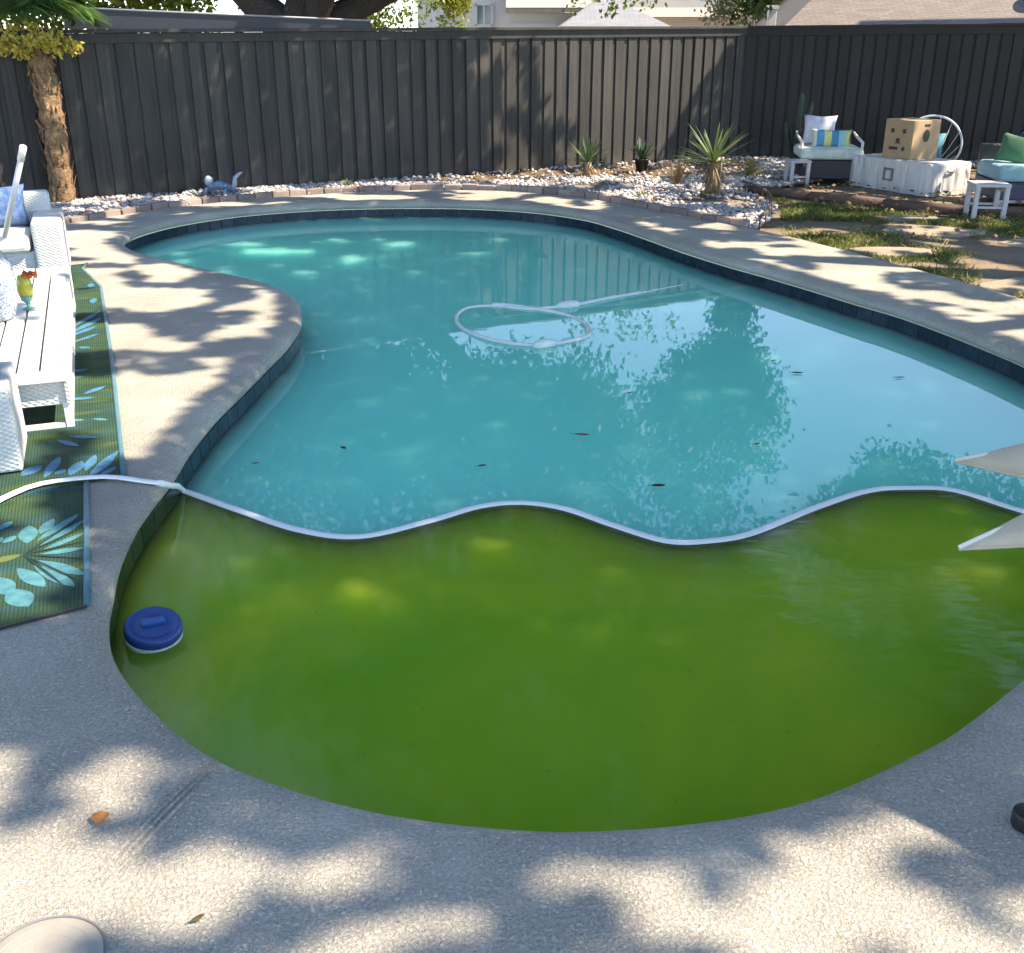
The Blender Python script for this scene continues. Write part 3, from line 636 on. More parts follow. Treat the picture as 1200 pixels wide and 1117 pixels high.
# ------------------------------------------------------------------ neighbour houses
M_stucco = simple('cream_stucco', (.66, .62, .58), (.6, .57, .53), 2, .9); M_stucco_w = simple('white_stucco', (.78, .77, .75), (.72, .71, .7), 2, .9)
M_pane = simple('window_glass', (.12, .22, .24), (.16, .28, .3), 1, .08)
def shingle(name, a, b):
    k = N(name); p = k.pos()
    br = k.n('ShaderNodeTexBrick', {'Vector': k.scale(p, (1, 2.2, 2.2)), 'Scale': 2.2, 'Color1': (*a, 1), 'Color2': (*b, 1), 'Mortar': (*[q * .6 for q in b], 1), 'Mortar Size': .012})
    c = k.mix(k.ramp(k.noise(p, 9, 4), (.3, 0.), (.7, .55)), br.outputs[0], b)
    return k.done(k.bsdf(c, .9, k.bump(br.outputs[1], -.02)))
M_roof_g = shingle('grey_shingle', (.30, .31, .35), (.23, .24, .28)); M_roof_b = shingle('brown_shingle', (.235, .2, .185), (.17, .145, .14)); M_roof_t = shingle('tan_shingle', (.5, .43, .37), (.42, .36, .31))
def poly(name, pts, m, parent, thick=.0):
    q = MB(); n_ = len(pts); V = [Vector(p) for p in pts]
    if thick:
        nr = (V[1] - V[0]).cross(V[2] - V[0]).normalized() * thick
        q.add(V + [v - nr for v in V], [tuple(range(n_)), tuple(range(n_, 2 * n_))[::-1]] + [(i, n_ + i, n_ + (i + 1) % n_, (i + 1) % n_) for i in range(n_)])
    else: q.add(V, [tuple(range(n_))])
    return q.build(name, m, parent)
def window(parent, c, w_, h_, y):
    f = MB()
    for dx, dz, ww, hh in ((0, h_ / 2, w_ + .1, .06), (0, -h_ / 2, w_ + .1, .06), (-w_ / 2, 0, .06, h_), (w_ / 2, 0, .06, h_), (0, 0, .04, h_)): f.box((c[0] + dx, y - .03, c[1] + dz), (ww, .06 if dx or dz else .05, hh))
    fr = f.build('window', M_white, parent); MB().box((c[0], y - .008, c[1]), (w_ - .04, .012, h_ - .04)).build('pane', M_pane, fr)
# white two-level house
h1 = thing('white_house', 'white stucco house with small window and garage behind the fence', 'house', (0, 0, 0))
MB().box((-.55, 33, 1.6), (3.9, 6, 4.2)).build('wall', M_stucco_w, h1)
MB().box((-1.95, 29.93, 1.6), (.32, .14, 4.2)).build('corner_post', M_white, h1)
window(h1, (-.74, 2.33), .42, .52, 30)
MB().box((.85, 30.2, .9), (1.9, 3, 2.9)).build('garage', M_stucco_w, h1)
q = MB(); 
for i in range(4): q.box((.75, 28.68, .3 + i * .52), (1.5, .03, .5))
q.build('garage_door', M_white, h1)
poly('roof', [(-.15, 28.3, 2.46), (2.0, 28.3, 2.46), (2.0, 31.5, 3.6), (-.15, 31.5, 3.6)], M_roof_t, h1, .12)
poly('roof', [(-3.0, 29.5, 3.7), (1.9, 29.5, 3.7), (1.2, 33, 5.2), (-2.4, 33, 5.2)], M_roof_t, h1, .12)
# low grey hip roof
h2 = thing('grey_roof_house', 'low house with blue grey hip roof behind middle of the fence', 'house')
MB().box((2.35, 27.6, .85), (2.3, 3.0, 2.2)).build('wall', M_stucco, h2)
B = [(1.1, 25.9, 2.0), (3.65, 25.9, 2.0), (3.65, 29.3, 2.0), (1.1, 29.3, 2.0)]; T = [(2.05, 27.2, 2.62), (2.45, 27.2, 2.62), (2.45, 28, 2.62), (2.05, 28, 2.62)]
poly('roof', [B[0], B[1], T[1], T[0]], M_roof_g, h2, .06); poly('roof', [B[1], B[2], T[2], T[1]], M_roof_g, h2, .06); poly('roof', [B[3], B[0], T[0], T[3]], M_roof_g, h2, .06)
h3 = thing('beige_house', 'beige gabled house with tan roof farther behind grey roof', 'house')
MB().box((4.1, 36, 1.4), (5.2, 5, 3.4)).build('wall', M_stucco, h3)
poly('roof', [(1.3, 33.1, 2.35), (6.9, 33.1, 2.35), (6.6, 36, 4.2), (1.6, 36, 4.2)], M_roof_t, h3, .1)
# big brown roof on the right
h4 = thing('brown_roof_house', 'house with large brown hip roof above the right fence', 'house')
B = [(4.95, 20.9, 1.86), (17, 19.6, 1.9), (18, 31, 1.9), (6, 32, 1.9)]; T = [(9.3, 25.6, 5.0), (13.5, 25.2, 5.0)]
poly('roof', [B[0], B[1], T[1], T[0]], M_roof_b, h4, .12); poly('roof', [B[3], B[0], T[0]], M_roof_b, h4, .12); poly('roof', [B[1], B[2], T[1]], M_roof_b, h4, .12); poly('roof', [B[2], B[3], T[0], T[1]], M_roof_b, h4, .12)
q = MB(); q.add([(5.5, 21.3, -.5), (16.5, 20.2, -.5), (17, 30.5, -.5), (6.4, 31.5, -.5), (5.5, 21.3, 1.9), (16.5, 20.2, 1.9), (17, 30.5, 1.9), (6.4, 31.5, 1.9)], [(0, 1, 5, 4), (1, 2, 6, 5), (2, 3, 7, 6), (3, 0, 4, 7)]); q.build('wall', M_stucco, h4)
MB().tube([(9.75, 21.2, 2.0), (9.75, 21.2, 2.42)], .03, 8).lathe([(.0, 2.40), (.2, 2.44), (.26, 2.52), (.24, 2.52), (.15, 2.46), (0, 2.45)], 16, Matrix.Translation((9.75, 21.1, 0))).build('satellite_dish', M_white, h4)
ch = thing('white_chimney', 'small white chimney post beside left end of the brown roof', 'chimney', (5.15, 22.5, 0)); MB().box((0, 0, 1.1), (.16, .16, 2.3)).build('stack', M_stucco_w, ch, .01); MB().box((0, 0, 2.30), (.22, .22, .07)).build('cap', M_stucco_w, ch)

# ------------------------------------------------------------------ plants in the gravel
def blades(q, n, L, W, spread, z0=0., droop=.2, bend=None, r0=.02, up=.15):
    for i in range(n):
        a = i * 2.39996 + random.uniform(-.2, .2); t = (i + .5) / n
        el = (up + (1 - t) * (1 - up)) * spread if False else R(random.uniform(*spread))
        l = L * random.uniform(.8, 1.1); d = Vector((math.cos(a) * math.cos(el), math.sin(a) * math.cos(el), math.sin(el))); sd = Vector((-math.sin(a), math.cos(a), 0))
        upv = sd.cross(d) * -1; pts = []; k_ = 5
        for j in range(k_ + 1):
            u = j / k_; c = d * (r0 + l * u) + Vector((0, 0, z0 - droop * l * u * u)); wv = W * (.45 + 1.2 * u - 1.65 * u * u) if u < 1 else .0005
            pts.append((c - sd * wv / 2 + upv * wv * .18, c, c + sd * wv / 2 + upv * wv * .18))
        vs = [p for r_ in pts for p in r_]; fs = []
        for j in range(k_):
            b = j * 3; fs += [(b, b + 1, b + 4, b + 3), (b + 1, b + 2, b + 5, b + 4)]
        q.add(vs, fs, True)
yu = thing('yucca_plant', 'spiky pale green yucca with short shaggy trunk on white gravel', 'yucca', (2.36, 12.6, 0))
q = MB(); q.tube([(0, 0, -.05), (.01, 0, .1), (.03, .02, .28), (.04, .02, .42)], [.085, .09, .075, .06], 10); q.build('trunk', M_dry, yu)
q = MB(); blades(q, 60, .3, .022, (-75, -25), .36, .1, r0=.06); blades(q, 30, .22, .02, (-70, -40), .2, .1, r0=.08); q.build('dead_skirt', M_dry, yu)['kind'] = 'stuff'
q = MB(); blades(q, 50, .56, .044, (0, 66), .36, .08); q.build('blades', M_yucca, yu)
ag = thing('small_yucca', 'small dull green yucca in leaf litter beside the sunlit fence', 'yucca', (1.00, 14.25, 0)); ag.scale = (1.25, 1.25, 1.25)
q = MB(); q.tube([(0, 0, -.05), (0, 0, .16)], .045, 8); blades(q, 26, .18, .02, (-70, -20), .14, .1, r0=.03); q.build('trunk', M_dry, ag)
q = MB(); blades(q, 60, .32, .024, (5, 88), .15, .08); q.build('blades', M_agave, ag)
pa = thing('potted_agave', 'dark green agave in a small black pot before the fence', 'potted plant', (1.80, 14.95, 0))
q = MB(); q.lathe([(.07, 0), (.10, .15), (.108, .15), (.108, .17), (.09, .17), (.085, .15), (.0, .15)], 16); q.build('pot', M_black, pa)
q = MB(); blades(q, 22, .3, .055, (25, 85), .15, .02); q.build('blades', simple('dark_agave', (.03, .075, .04), (.045, .1, .05), 8, .5), pa)
dg = thing('dry_grass_tuft', 'tall dry brown grass tuft left of the yucca', 'grass tuft', (2.0, 12.95, 0)); q = MB(); blades(q, 130, .4, .009, (48, 88), 0, .25, r0=.08); q.build('blades', M_dry, dg)['kind'] = 'stuff'
sg = thing('straw_grass_tuft', 'straw yellow grass tuft against fence behind the yucca', 'grass tuft', (3.2, 14.4, 0)); q = MB(); blades(q, 150, .36, .012, (15, 80), 0, .4, r0=.04); q.build('blades', M_straw, sg)['kind'] = 'stuff'
for i, (x, y, l) in enumerate([(1.5, 12.3, 'low green weed on gravel between small yucca and pool'), (2.2, 12.25, 'low mossy weed at foot of the dry grass tuft'), (-2.05, 13.35, 'tiny yellow green weed at base of the shaded fence')]):
    wd_ = thing('weed', l, 'weed', (x, y, 0)); q = MB(); blades(q, 40, .12, .018, (5, 60), 0, .2); q.build('blades', M_grass, wd_)
# loose little stones dragged on the litter
or_ = thing('garden_ornament', 'small blue and white animal ornament with raised tail by fence', 'ornament', (-3.45, 12.55, .0), .25)
q = MB(); q.tube([(-.13, 0, .03), (-.08, 0, .1), (.0, 0, .11), (.1, 0, .09), (.17, 0, .05)], [.02, .05, .055, .045, .03], 10); q.build('body', simple('glazed_blue', (.2, .3, .42), (.05, .09, .2), 26, .25), or_)
q = MB(); q.tube([(-.1, 0, .12), (-.1, -.01, .18), (-.11, -.03, .2)], [.045, .055, .03], 10); q.build('head', simple('glazed_pale', (.45, .52, .58), (.2, .28, .4), 22, .25), or_)
q = MB(); q.tube([(.16, 0, .05), (.19, 0, .13), (.2, 0, .19), (.25, 0, .23), (.29, 0, .25)], [.028, .028, .024, .018, .008], 8); q.build('tail', or_.children[1].data.materials[0], or_)
for x, y in ((-.12, -.07), (-.12, .07), (.1, -.07), (.1, .07)): MB().tube([(x, y * .4, .08), (x - .03, y, .05), (x - .05, y, 0)], [.024, .022, .018], 7).build('leg', or_.children[0].data.materials[0], or_)
# palm, left
pm = thing('palm_tree', 'shaggy palm with brown fibrous trunk and ochre blooms by fence', 'palm tree', (-5.0, 11.85, 0))
q = MB(); zs = np.linspace(-.1, 1.75, 30); q.tube([(.02 * math.sin(z * 2), 0, z) for z in zs], [.125 + .012 * math.sin(i * 2.1) + .03 * max(0, .3 - z) for i, z in enumerate(zs)], 14); q.build('trunk', M_ptrunk, pm)
q = MB()
for i in range(230):
    z = random.uniform(0, 1.7); a = random.uniform(0, 6.28); r_ = .12; l = random.uniform(.08, .2); o_ = random.uniform(.015, .06)
    d = Vector((math.cos(a), math.sin(a), 0)); t_ = Vector((-d.y, d.x, 0)); b = d * r_ + Vector((0, 0, z)); wv = random.uniform(.015, .035); tip = b + d * o_ + Vector((0, 0, l * random.choice((1, 1, -.8)))) + t_ * random.uniform(-.05, .05)
    q.add([b - t_ * wv, b + t_ * wv, tip + t_ * wv * .4, tip - t_ * wv * .4, b + d * .02], [(0, 1, 2, 3), (0, 4, 1)])
q.build('bark_fibres', M_ptrunk, pm)['kind'] = 'stuff'
V = clumpy((0, -.1, 1.66), (.44, .38, .13), 46, 34, .045); o = link('bloom_cluster', quads('bloom_cluster', leaves(V, .06, .03), M_ochre), pm); o['kind'] = 'stuff'
def frond(ang, el, L, nl=34):
    q = MB(); d = Vector((math.cos(ang), math.sin(ang), 0)); sd = Vector((-d.y, d.x, 0)); pts = []
    for j in range(12):
        u = j / 11; pts.append(d * (L * u * math.cos(el) * (1 - .15 * u)) + Vector((0, 0, 2.05 + L * (math.sin(el) * u - .75 * u * u))))
    q.tube(pts, [.018 - .014 * j / 11 for j in range(12)], 5)
    for j in range(nl):
        u = .12 + .88 * j / nl; k_ = min(int(u * 11), 10); c = pts[k_].lerp(pts[k_ + 1], u * 11 - k_); l = .5 * math.sin(math.pi * min(.97, .12 + u * .85)) + .05
        for s_ in (-1, 1):
            dd = (sd * s_ + d * .7 + Vector((0, 0, -.35 + random.uniform(-.2, .2)))).normalized(); tip = c + dd * l + Vector((0, 0, -.12 * l)); w2 = Vector((0, 0, 1)).cross(dd) * .014
            q.add([c - w2, c + w2, c.lerp(tip, .5) + w2, tip, c.lerp(tip, .5) - w2], [(0, 1, 2, 3, 4)])
    return q
for i in range(34): frond(i * 2.4 + random.uniform(-.2, .2), R(random.uniform(28, 76)), random.uniform(.6, 1.0)).build('frond', M_palm, pm)

# ------------------------------------------------------------------ patio set on the right
def trs(x=0, y=0, z=0, rx=0, ry=0, rz=0): return Matrix.Translation((x, y, z)) @ Matrix.Rotation(rz, 4, 'Z') @ Matrix.Rotation(ry, 4, 'Y') @ Matrix.Rotation(rx, 4, 'X')
def side_stool(name, label, loc, rz, s, hgt, m, grp):
    t = thing(name, label, 'side table', loc, rz, grp)
    for i in range(4): MB().box((0, (i - 1.5) * s / 4, hgt - .015), (s, s / 4 - .008, .03)).build('slat', m, t, .004)
    for x in (-1, 1):
        for y in (-1, 1): MB().box((x * (s / 2 - .03), y * (s / 2 - .03), (hgt - .03) / 2 - .025), (.045, .045, hgt + .02)).build('leg', m, t, .004)
        MB().box((x * (s / 2 - .03), 0, hgt - .06), (.025, s - .1, .05)).build('apron', m, t)
        MB().box((0, x * (s / 2 - .03), hgt * .35), (s - .1, .022, .022)).build('stretcher', m, t)
    return t
M_greyw = simple('grey_white_paint', (.5, .5, .52), (.42, .42, .45), 7, .6)
side_stool('side_table', 'small white slatted side table beside the dark armchair', (3.66, 13.80, -.04), .1, .27, .31, M_greyw, 'small slatted outdoor side tables')
side_stool('side_table', 'grey white slatted side table in front of right sofa', (4.93, 11.05, -.04), -.12, .35, .36, M_greyw, 'small slatted outdoor side tables')
arm = thing('armchair', 'dark wicker armchair with pale cushion near the fence', 'armchair', (4.14, 14.2, -.05), -.12)
MB().box((0, 0, .19), (.78, .74, .24)).build('base', M_wick_d, arm, .02)
for x in (-1, 1):
    for y in (-1, 1): MB().box((x * .34, y * .32, .035), (.06, .06, .07)).build('leg', M_black, arm)
    MB().tube([(x * .37, -.3, .3), (x * .38, -.3, .52), (x * .38, .1, .56), (x * .37, .36, .6)], .018, 8).build('arm_rail', M_white, arm)
MB().box((0, .35, .45), (.7, .07, .38), Matrix.Rotation(-.15, 4, 'X')).build('backrest', M_wick_d, arm, .02)
MB().box((0, -.03, .385), (.80, .74, .14)).build('seat_cushion', M_palecush, arm, .055, 4)
q = MB().pillow(.44, .40, .15, trs(0, 0, 0)); o = q.build('throw_pillow', M_grey, None, 0, 2, (4.06, 14.40, .585), (-.25, .05, -.1)); tag(o, 'pale grey square pillow upright on the dark armchair', 'pillow', 'pillows on the dark armchair')
q = MB().pillow(.52, .24, .13, trs(0, 0, 0)); o = q.build('throw_pillow', M_stripe, None, 0, 2, (4.16, 14.15, .50), (-.35, .03, -.1)); tag(o, 'blue and green striped lumbar pillow on the dark armchair', 'pillow', 'pillows on the dark armchair')
cc = thing('tall_cactus', 'tall dark branching cactus behind the small white side table', 'cactus', (3.86, 14.75, -.05))
for path, r_ in (([(0, 0, 0), (0, 0, .6), (.02, 0, 1.08)], .045), ([(.02, 0, .35), (.1, 0, .45), (.13, 0, .7), (.16, 0, .98)], .036), ([(0, 0, .3), (-.1, 0, .42), (-.14, 0, .6), (-.17, 0, .72)], .034), ([(0, 0, .2), (-.05, .02, .35), (-.07, .02, .66)], .033)):
    pts = smooth(path, False, .06); MB().tube([tuple(p) for p in pts], [r_ * (1 if i < len(pts) - 2 else (.8 if i == len(pts) - 2 else .3)) for i in range(len(pts))], 8).build('stem', M_cactus, cc)
# fire pit under a white cover
d1 = Vector((.44, -.898, 0)); fa = math.atan2(d1.y, d1.x)
fp = thing('covered_fire_pit', 'low rectangular fire pit under white fabric cover in patio', 'fire pit', (4.93, 13.36, -.05), fa)
def draped(w_, d_, h_):
    q = MB(); per = []; n1 = 18
    for (x0, y0, x1, y1) in ((-1, -1, 1, -1), (1, -1, 1, 1), (1, 1, -1, 1), (-1, 1, -1, -1)):
        for i in range(n1): u = i / n1; per.append((x0 + (x1 - x0) * u, y0 + (y1 - y0) * u))
    n_ = len(per); rows = []
    for zz, k_ in ((h_, .96), (h_ - .006, .99), (h_ - .03, 1.0), (h_ * .6, 1.0), (h_ * .3, 1.0), (0.01, 1.0)):
        for i, (x, y) in enumerate(per):
            fl = (1 - zz / h_) * .018 * math.sin(i * 1.25 + 2 * math.sin(i * .4)); rows.append((x * (w_ / 2 * k_ + fl), y * (d_ / 2 * k_ + fl), zz))
    fs = [(r_ * n_ + i, r_ * n_ + (i + 1) % n_, (r_ + 1) * n_ + (i + 1) % n_, (r_ + 1) * n_ + i) for r_ in range(5) for i in range(n_)]
    q.add(rows, [f[::-1] for f in fs] + [tuple(range(n_))], True); return q
draped(1.30, .66, .385).build('cover', M_cover, fp)
q = MB()
for (x, z, ww, hh) in ((0, .27, .15, .028), (0, .145, .15, .02), (-.064, .21, .024, .15), (.064, .21, .024, .15)): q.box((x, -.341, z), (ww, .006, hh))
q.build('buckle_print', M_grey_ink, fp)
MB().tube([(.653, -.06, .30), (.668, -.05, .285), (.668, .05, .285), (.653, .06, .30)], .01, 6).build('side_handle', M_grey_ink, fp)
bx = thing('cardboard_box', 'brown cardboard box with printed marks standing on the white cover', 'box', (4.93, 13.42, .337), fa)
def open_box(q, w_, d_, h_):
    q.box((0, 0, h_ / 2), (w_, d_, h_)); return q
open_box(MB(), .46, .44, .45).build('carton', M_card, bx, .006)
MB().box((-.0, 0, .4515), (.05, .44, .002)).build('packing_tape', simple('packing_tape', (.52, .40, .26), (.5, .38, .25), 5, .4), bx)
q = MB()
def disc(q, x, z, rx, rz, n_=14, y=-.2215): q.add([(x + rx * math.cos(6.2832 * i / n_), y, z + rz * math.sin(6.2832 * i / n_)) for i in range(n_)], [tuple(range(n_))])
for x, z, ww, hh, ro in ((-.1, .32, .05, .05, 0), (.09, .32, .05, .05, 0), (0, .21, .06, .05, 0), (0, .179, .10, .010, 0), (-.06, .115, .14, .034, 0), (.1, .115, .045, .045, .78)):
    MB().box((x, -.2215, z), (ww, .003, hh), Matrix.Rotation(ro, 4, 'Y')).build('printed_mark', M_ink, bx)
q = MB(); q.add([(.2315, .0 + .055 * math.cos(.4488 * i), .27 + .075 * math.sin(.4488 * i)) for i in range(14)], [tuple(range(14))]); q.build('round_print', M_ink, bx)
MB().box((.2305, 0, .39), (.004, .09, .03)).build('hand_hole', M_black, bx)
# wire hoop chair
hc = thing('hoop_chair', 'round white wire hoop chair behind the cardboard box', 'chair', (5.56, 14.35, -.10), -.25)
Mh = trs(0, .05, .52, R(66), 0, 0)
q = MB(); q.tube([tuple(Mh @ Vector((.37 * math.cos(a), .37 * math.sin(a), 0))) for a in [6.2832 * i / 40 for i in range(40)]], .015, 7, True); q.build('hoop', M_white, hc)
for i in range(14):
    a = 6.2832 * i / 14; MB().tube([tuple(Mh @ Vector((.36 * math.cos(a), .36 * math.sin(a), 0))), tuple(Mh @ Vector((.26 * math.cos(a), .2 * math.sin(a) - .1, -.10))), tuple(Mh @ Vector((.10 * math.cos(a), .05 * math.sin(a) - .26, -.10)))], .0042, 5).build('wire', M_white, hc)
for a in (.6, 2.2, 3.9, 5.5): MB().tube([(.12 * math.cos(a), .15 + .12 * math.sin(a), .38), (.3 * math.cos(a), .1 + .26 * math.sin(a), .0)], .014, 6).build('leg', M_white, hc)
o = MB().pillow(.36, .34, .13, trs()).build('throw_pillow', M_aqua, None, 0, 2, (5.44, 14.12, .43), (-.35, .12, -.2)); tag(o, 'blue square pillow with pale piping in the hoop chair', 'pillow')
# right sofa
rs = thing('outdoor_sofa', 'dark outdoor sofa with teal cushions at right picture edge', 'sofa', (6.28, 12.2, -.05), -.10)
MB().box((0, 0, .17), (1.7, .8, .2)).build('base', simple('navy_wicker', (.035, .05, .1), (.025, .035, .075), 8, .6), rs, .02)
for x in (-.78, .78):
    for y in (-.34, .34): MB().box((x, y, .035), (.06, .06, .07)).build('leg', M_greyw, rs)
MB().box((0, -.38, .06), (1.6, .03, .03)).build('rail', M_greyw, rs)
for x in (-.43, .43): MB().box((x, -.02, .36), (.845, .82, .17)).build('seat_cushion', M_teal, rs, .045, 4)
MB().box((0, .37, .42), (1.7, .08, .4)).build('backrest', M_wick_d, rs, .02)
for i, (dx, dy, m, l) in enumerate(((-.30, .02, M_greenp, 'dark green pillow at left on the right sofa'), (-.10, -.02, M_navy, 'navy blue pillow leaning beside green pillow on right sofa'), (.2, .14, M_aqua, 'aqua pillow behind the navy one on right sofa'))):
    o = MB().pillow(.36, .33, .14, trs()).build('throw_pillow', m, None, 0, 2, (5.98 + dx, 12.20 + dy, .545 + .03 * i), (-.35, .15 - .1 * i, -.5 + .25 * i)); tag(o, l, 'pillow', 'pillows on the right sofa')

# ------------------------------------------------------------------ left seating group
LA = math.atan2(.36, .933)               # furniture runs along the rug
def lf(x, y): return (x * .933 - y * .36, x * .36 + y * .933)
sf = thing('wicker_sofa', 'white wicker outdoor sofa with pillows at left picture edge', 'sofa', (-3.30, 7.74, 0), LA)
MB().box((-.105, .19, .26), (.21, .74, .42)).build('armrest', M_wick, sf, .025, 3)
MB().box((-1.75, .19, .26), (.21, .74, .42)).build('armrest', M_wick, sf, .025, 3)
MB().box((-.93, .2, .16), (1.436, .66, .2)).build('base', M_wick, sf, .01)
MB().box((-.93, .50, .36), (1.70, .14, .50)).build('backrest', M_wick, sf, .03, 3)
for x in (-.1, -1.75):
    for y in (-.1, .45): MB().box((x, y, .03), (.06, .06, .06)).build('leg', M_white, sf)
for x in (-.58, -1.29): MB().box((x, .13, .32), (.70, .62, .13)).build('seat_cushion', M_cush_w, sf, .04, 3)
for i, (x, m, l, cm) in enumerate(((-.36, M_bluep, 'blue pillow against the right arm of white wicker sofa', 0), (-.58, M_lime, 'lime and white striped pillow on white wicker sofa', 0))):
    c = lf(x, .25 - .06 * i); o = MB().pillow(.36, .32, .14, trs()).build('throw_pillow', m, None, 0, 2, (-3.35 + c[0], 7.74 + c[1], .53), (-.3, 0, LA + .12)); tag(o, l, 'pillow', 'pillows on the white wicker sofa')
# slatted coffee table
ct = thing('coffee_table', 'long white slatted wicker coffee table on the green rug', 'coffee table', (-2.03, 4.50, 0), LA)
HT, WT, LT = .285, .78, 2.55
ns = 8; sw = WT / ns
for i in range(ns):
    for y0, y1 in ((0.0, 1.33), (1.345, LT)): MB().box((-sw * (i + .5), (y0 + y1) / 2, HT - .012), (sw - .013, y1 - y0, .024)).build('slat', M_white, ct, .003)
MB().box((-WT / 2, .0, HT - .022), (WT + .03, .035, .05), None).build('edge_rail', M_white, ct, .004)
MB().box((.006, LT / 2, HT - .08), (.02, LT, .15)).build('side_panel', M_wick, ct, .004)
MB().box((-WT / 2, .03, HT - .105), (WT - .01, .02, .115)).build('end_panel', M_wick, ct, .003)
MB().box((-WT / 2, LT / 2, HT - .11), (WT - .03, LT - .1, .08)).build('under_tray', M_wick, ct)
for x in (-.005, -WT + .01):
    for y in (.03, 1.3, LT - .03): MB().box((x, y, .067), (.035, .035, .13)).build('leg', M_white, ct, .003)
MB().box((-WT / 2, .03, .018), (WT - .05, .028, .03)).build('foot_rail', M_white, ct, .003)
MB().box((-.005, LT / 2, .018), (.028, LT - .1, .03)).build('foot_rail', M_white, ct, .003)
def on_table(lx, ly): c = lf(lx, ly); return (-2.03 + c[0], 4.50 + c[1], HT + .001)
def speckle():
    k = N('mosaic_glaze'); o_ = k.obj(); v = k.n('ShaderNodeTexVoronoi', {'Vector': o_, 'Scale': 150.})
    c = k.mix(k.ramp(v.outputs['Color'], (.25, 0.), (.6, 1.)), (.16, .24, .36), (.68, .7, .72))
    return k.done(k.bsdf(c, .25, k.bump(v.outputs[0], .004)))
va = thing('floor_vase', 'large pale blue speckled vase standing on the coffee table', 'vase', on_table(-.335, 1.13))
MB().lathe([(.07, 0), (.095, .02), (.118, .1), (.128, .2), (.115, .3), (.08, .355), (.055, .375), (.06, .395), (.05, .395), (.045, .37), (0, .36)], 32).build('vase_body', speckle(), va)
MB().tube([(0, 0, .355), (.02, .01, .46), (.06, .03, .58)], .012, 6).build('stem', M_white, va)
gl = thing('cocktail_glass', 'yellow green cocktail glass with orange flower on coffee table', 'glass', on_table(-.19, 1.34))
MB().lathe([(.035, 0), (.035, .006), (.007, .012), (.007, .03), (.03, .05), (.036, .075), (0, .076)], 20).build('glass_base', simple('aqua_glass', (.1, .32, .3), (.12, .36, .3), 5, .1), gl)
MB().lathe([(.036, .076), (.042, .11), (.036, .16), (.028, .185), (0, .186)], 20).build('drink', simple('drink', (.4, .46, .05), (.5, .42, .06), 14, .15), gl)
q = MB()
for i in range(6): a = i * 1.047; q.pillow(.05, .035, .012, trs(.04 + .02 * math.cos(a), .0 + .02 * math.sin(a), .19, .4, .5 * math.cos(a), a), 4)
q.build('flower', simple('orange_petal', (.62, .08, .02), (.55, .13, .03), 30, .5), gl)
bw = thing('blue_bowl', 'shiny blue glass bowl in front of the speckled vase', 'bowl', on_table(-.385, .92))
MB().lathe([(.035, 0), (.06, .015), (.075, .05), (.066, .09), (.05, .1), (.046, .095), (.06, .05), (.0, .02)], 24).build('bowl_body', simple('cobalt_glass', (.02, .12, .25), (.05, .25, .36), 30, .08), bw)
po = thing('white_pole', 'white pole leaning on sofa cushion behind the speckled vase', 'pole', (0, 0, 0))
MB().tube([(-3.60, 7.45, .385), (-3.27, 7.18, .93)], .019, 10).build('shaft', simple('pole_metal', (.68, .69, .71), (.6, .61, .64), 5, .3), po)
MB().tube([(-3.27, 7.18, .93), (-3.22, 7.14, 1.02)], .023, 10).build('grip', M_white, po)
st = thing('wicker_stool', 'white wicker stool with blue cushion at left below coffee table', 'stool', (-2.36, 4.10, 0), LA)
MB().box((.02, -.05, .2), (.5, .42, .36)).build('stool_body', M_wick, st, .012)
MB().box((.0, -.05, .41), (.44, .36, .06)).build('seat_cushion', M_bluep, st, .025, 3)

# rugs
def rug_mat(name, mult=1.):
    k = N(name); o_ = k.pos()
    q_ = k.scale(k.n('ShaderNodeVectorRotate', {0: o_, 'Angle': -LA}, rotation_type='Z_AXIS').outputs[0], (2.2, 7, 1))
    f = k.noise(q_, .9, 3, .5); g2 = k.noise(q_, 2.1, 3, .6)
    c = k.mix(k.ramp(f, (.36, 0.), (.56, 1.)), (.04, .095, .02), (.01, .06, .035))
    c = k.mix(k.ramp(g2, (.52, 0.), (.64, 1.)), c, (.01, .075, .09))
    c = k.mix(k.ramp(k.noise(q_, 1.3, 2), (.6, 0.), (.72, .7)), c, (.09, .12, .025))
    r_ = k.n('ShaderNodeVectorRotate', {0: o_, 'Angle': -LA}, rotation_type='Z_AXIS').outputs[0]
    x = k.n('ShaderNodeSeparateXYZ', {0: r_})
    h = k.math('ADD', k.math('SINE', k.math('MULTIPLY', x.outputs[0], 520.)), k.math('SINE', k.math('MULTIPLY', x.outputs[1], 900.)))
    wv = k.ramp(k.math('SINE', k.math('MULTIPLY', x.outputs[0], 520.)), (.0, .7), (.6, 1.))
    c = k.n('ShaderNodeMix', {0: .7, 6: c, 7: wv}, data_type='RGBA', blend_type='MULTIPLY').outputs[2]
    return k.done(k.bsdf(c, .85, k.bump(h, .0012, .8)))
M_rug = rug_mat('rug_weave'); M_petal = fabric('petal_print', (.06, .24, .27), (.035, .16, .21), 400, 30, 0.); M_petal_b = fabric('blue_petal_print', (.05, .22, .36), (.03, .14, .27), 400, 30, 0.); M_vein = fabric('dark_vein_print', (.005, .03, .025), None, 300, 5, 0.); M_leafp = fabric('olive_print', (.12, .16, .04), None, 300, 5, 0.)
M_bind = fabric('rug_binding', (.05, .17, .22)); M_bind_d = fabric('dark_binding', (.02, .018, .016))
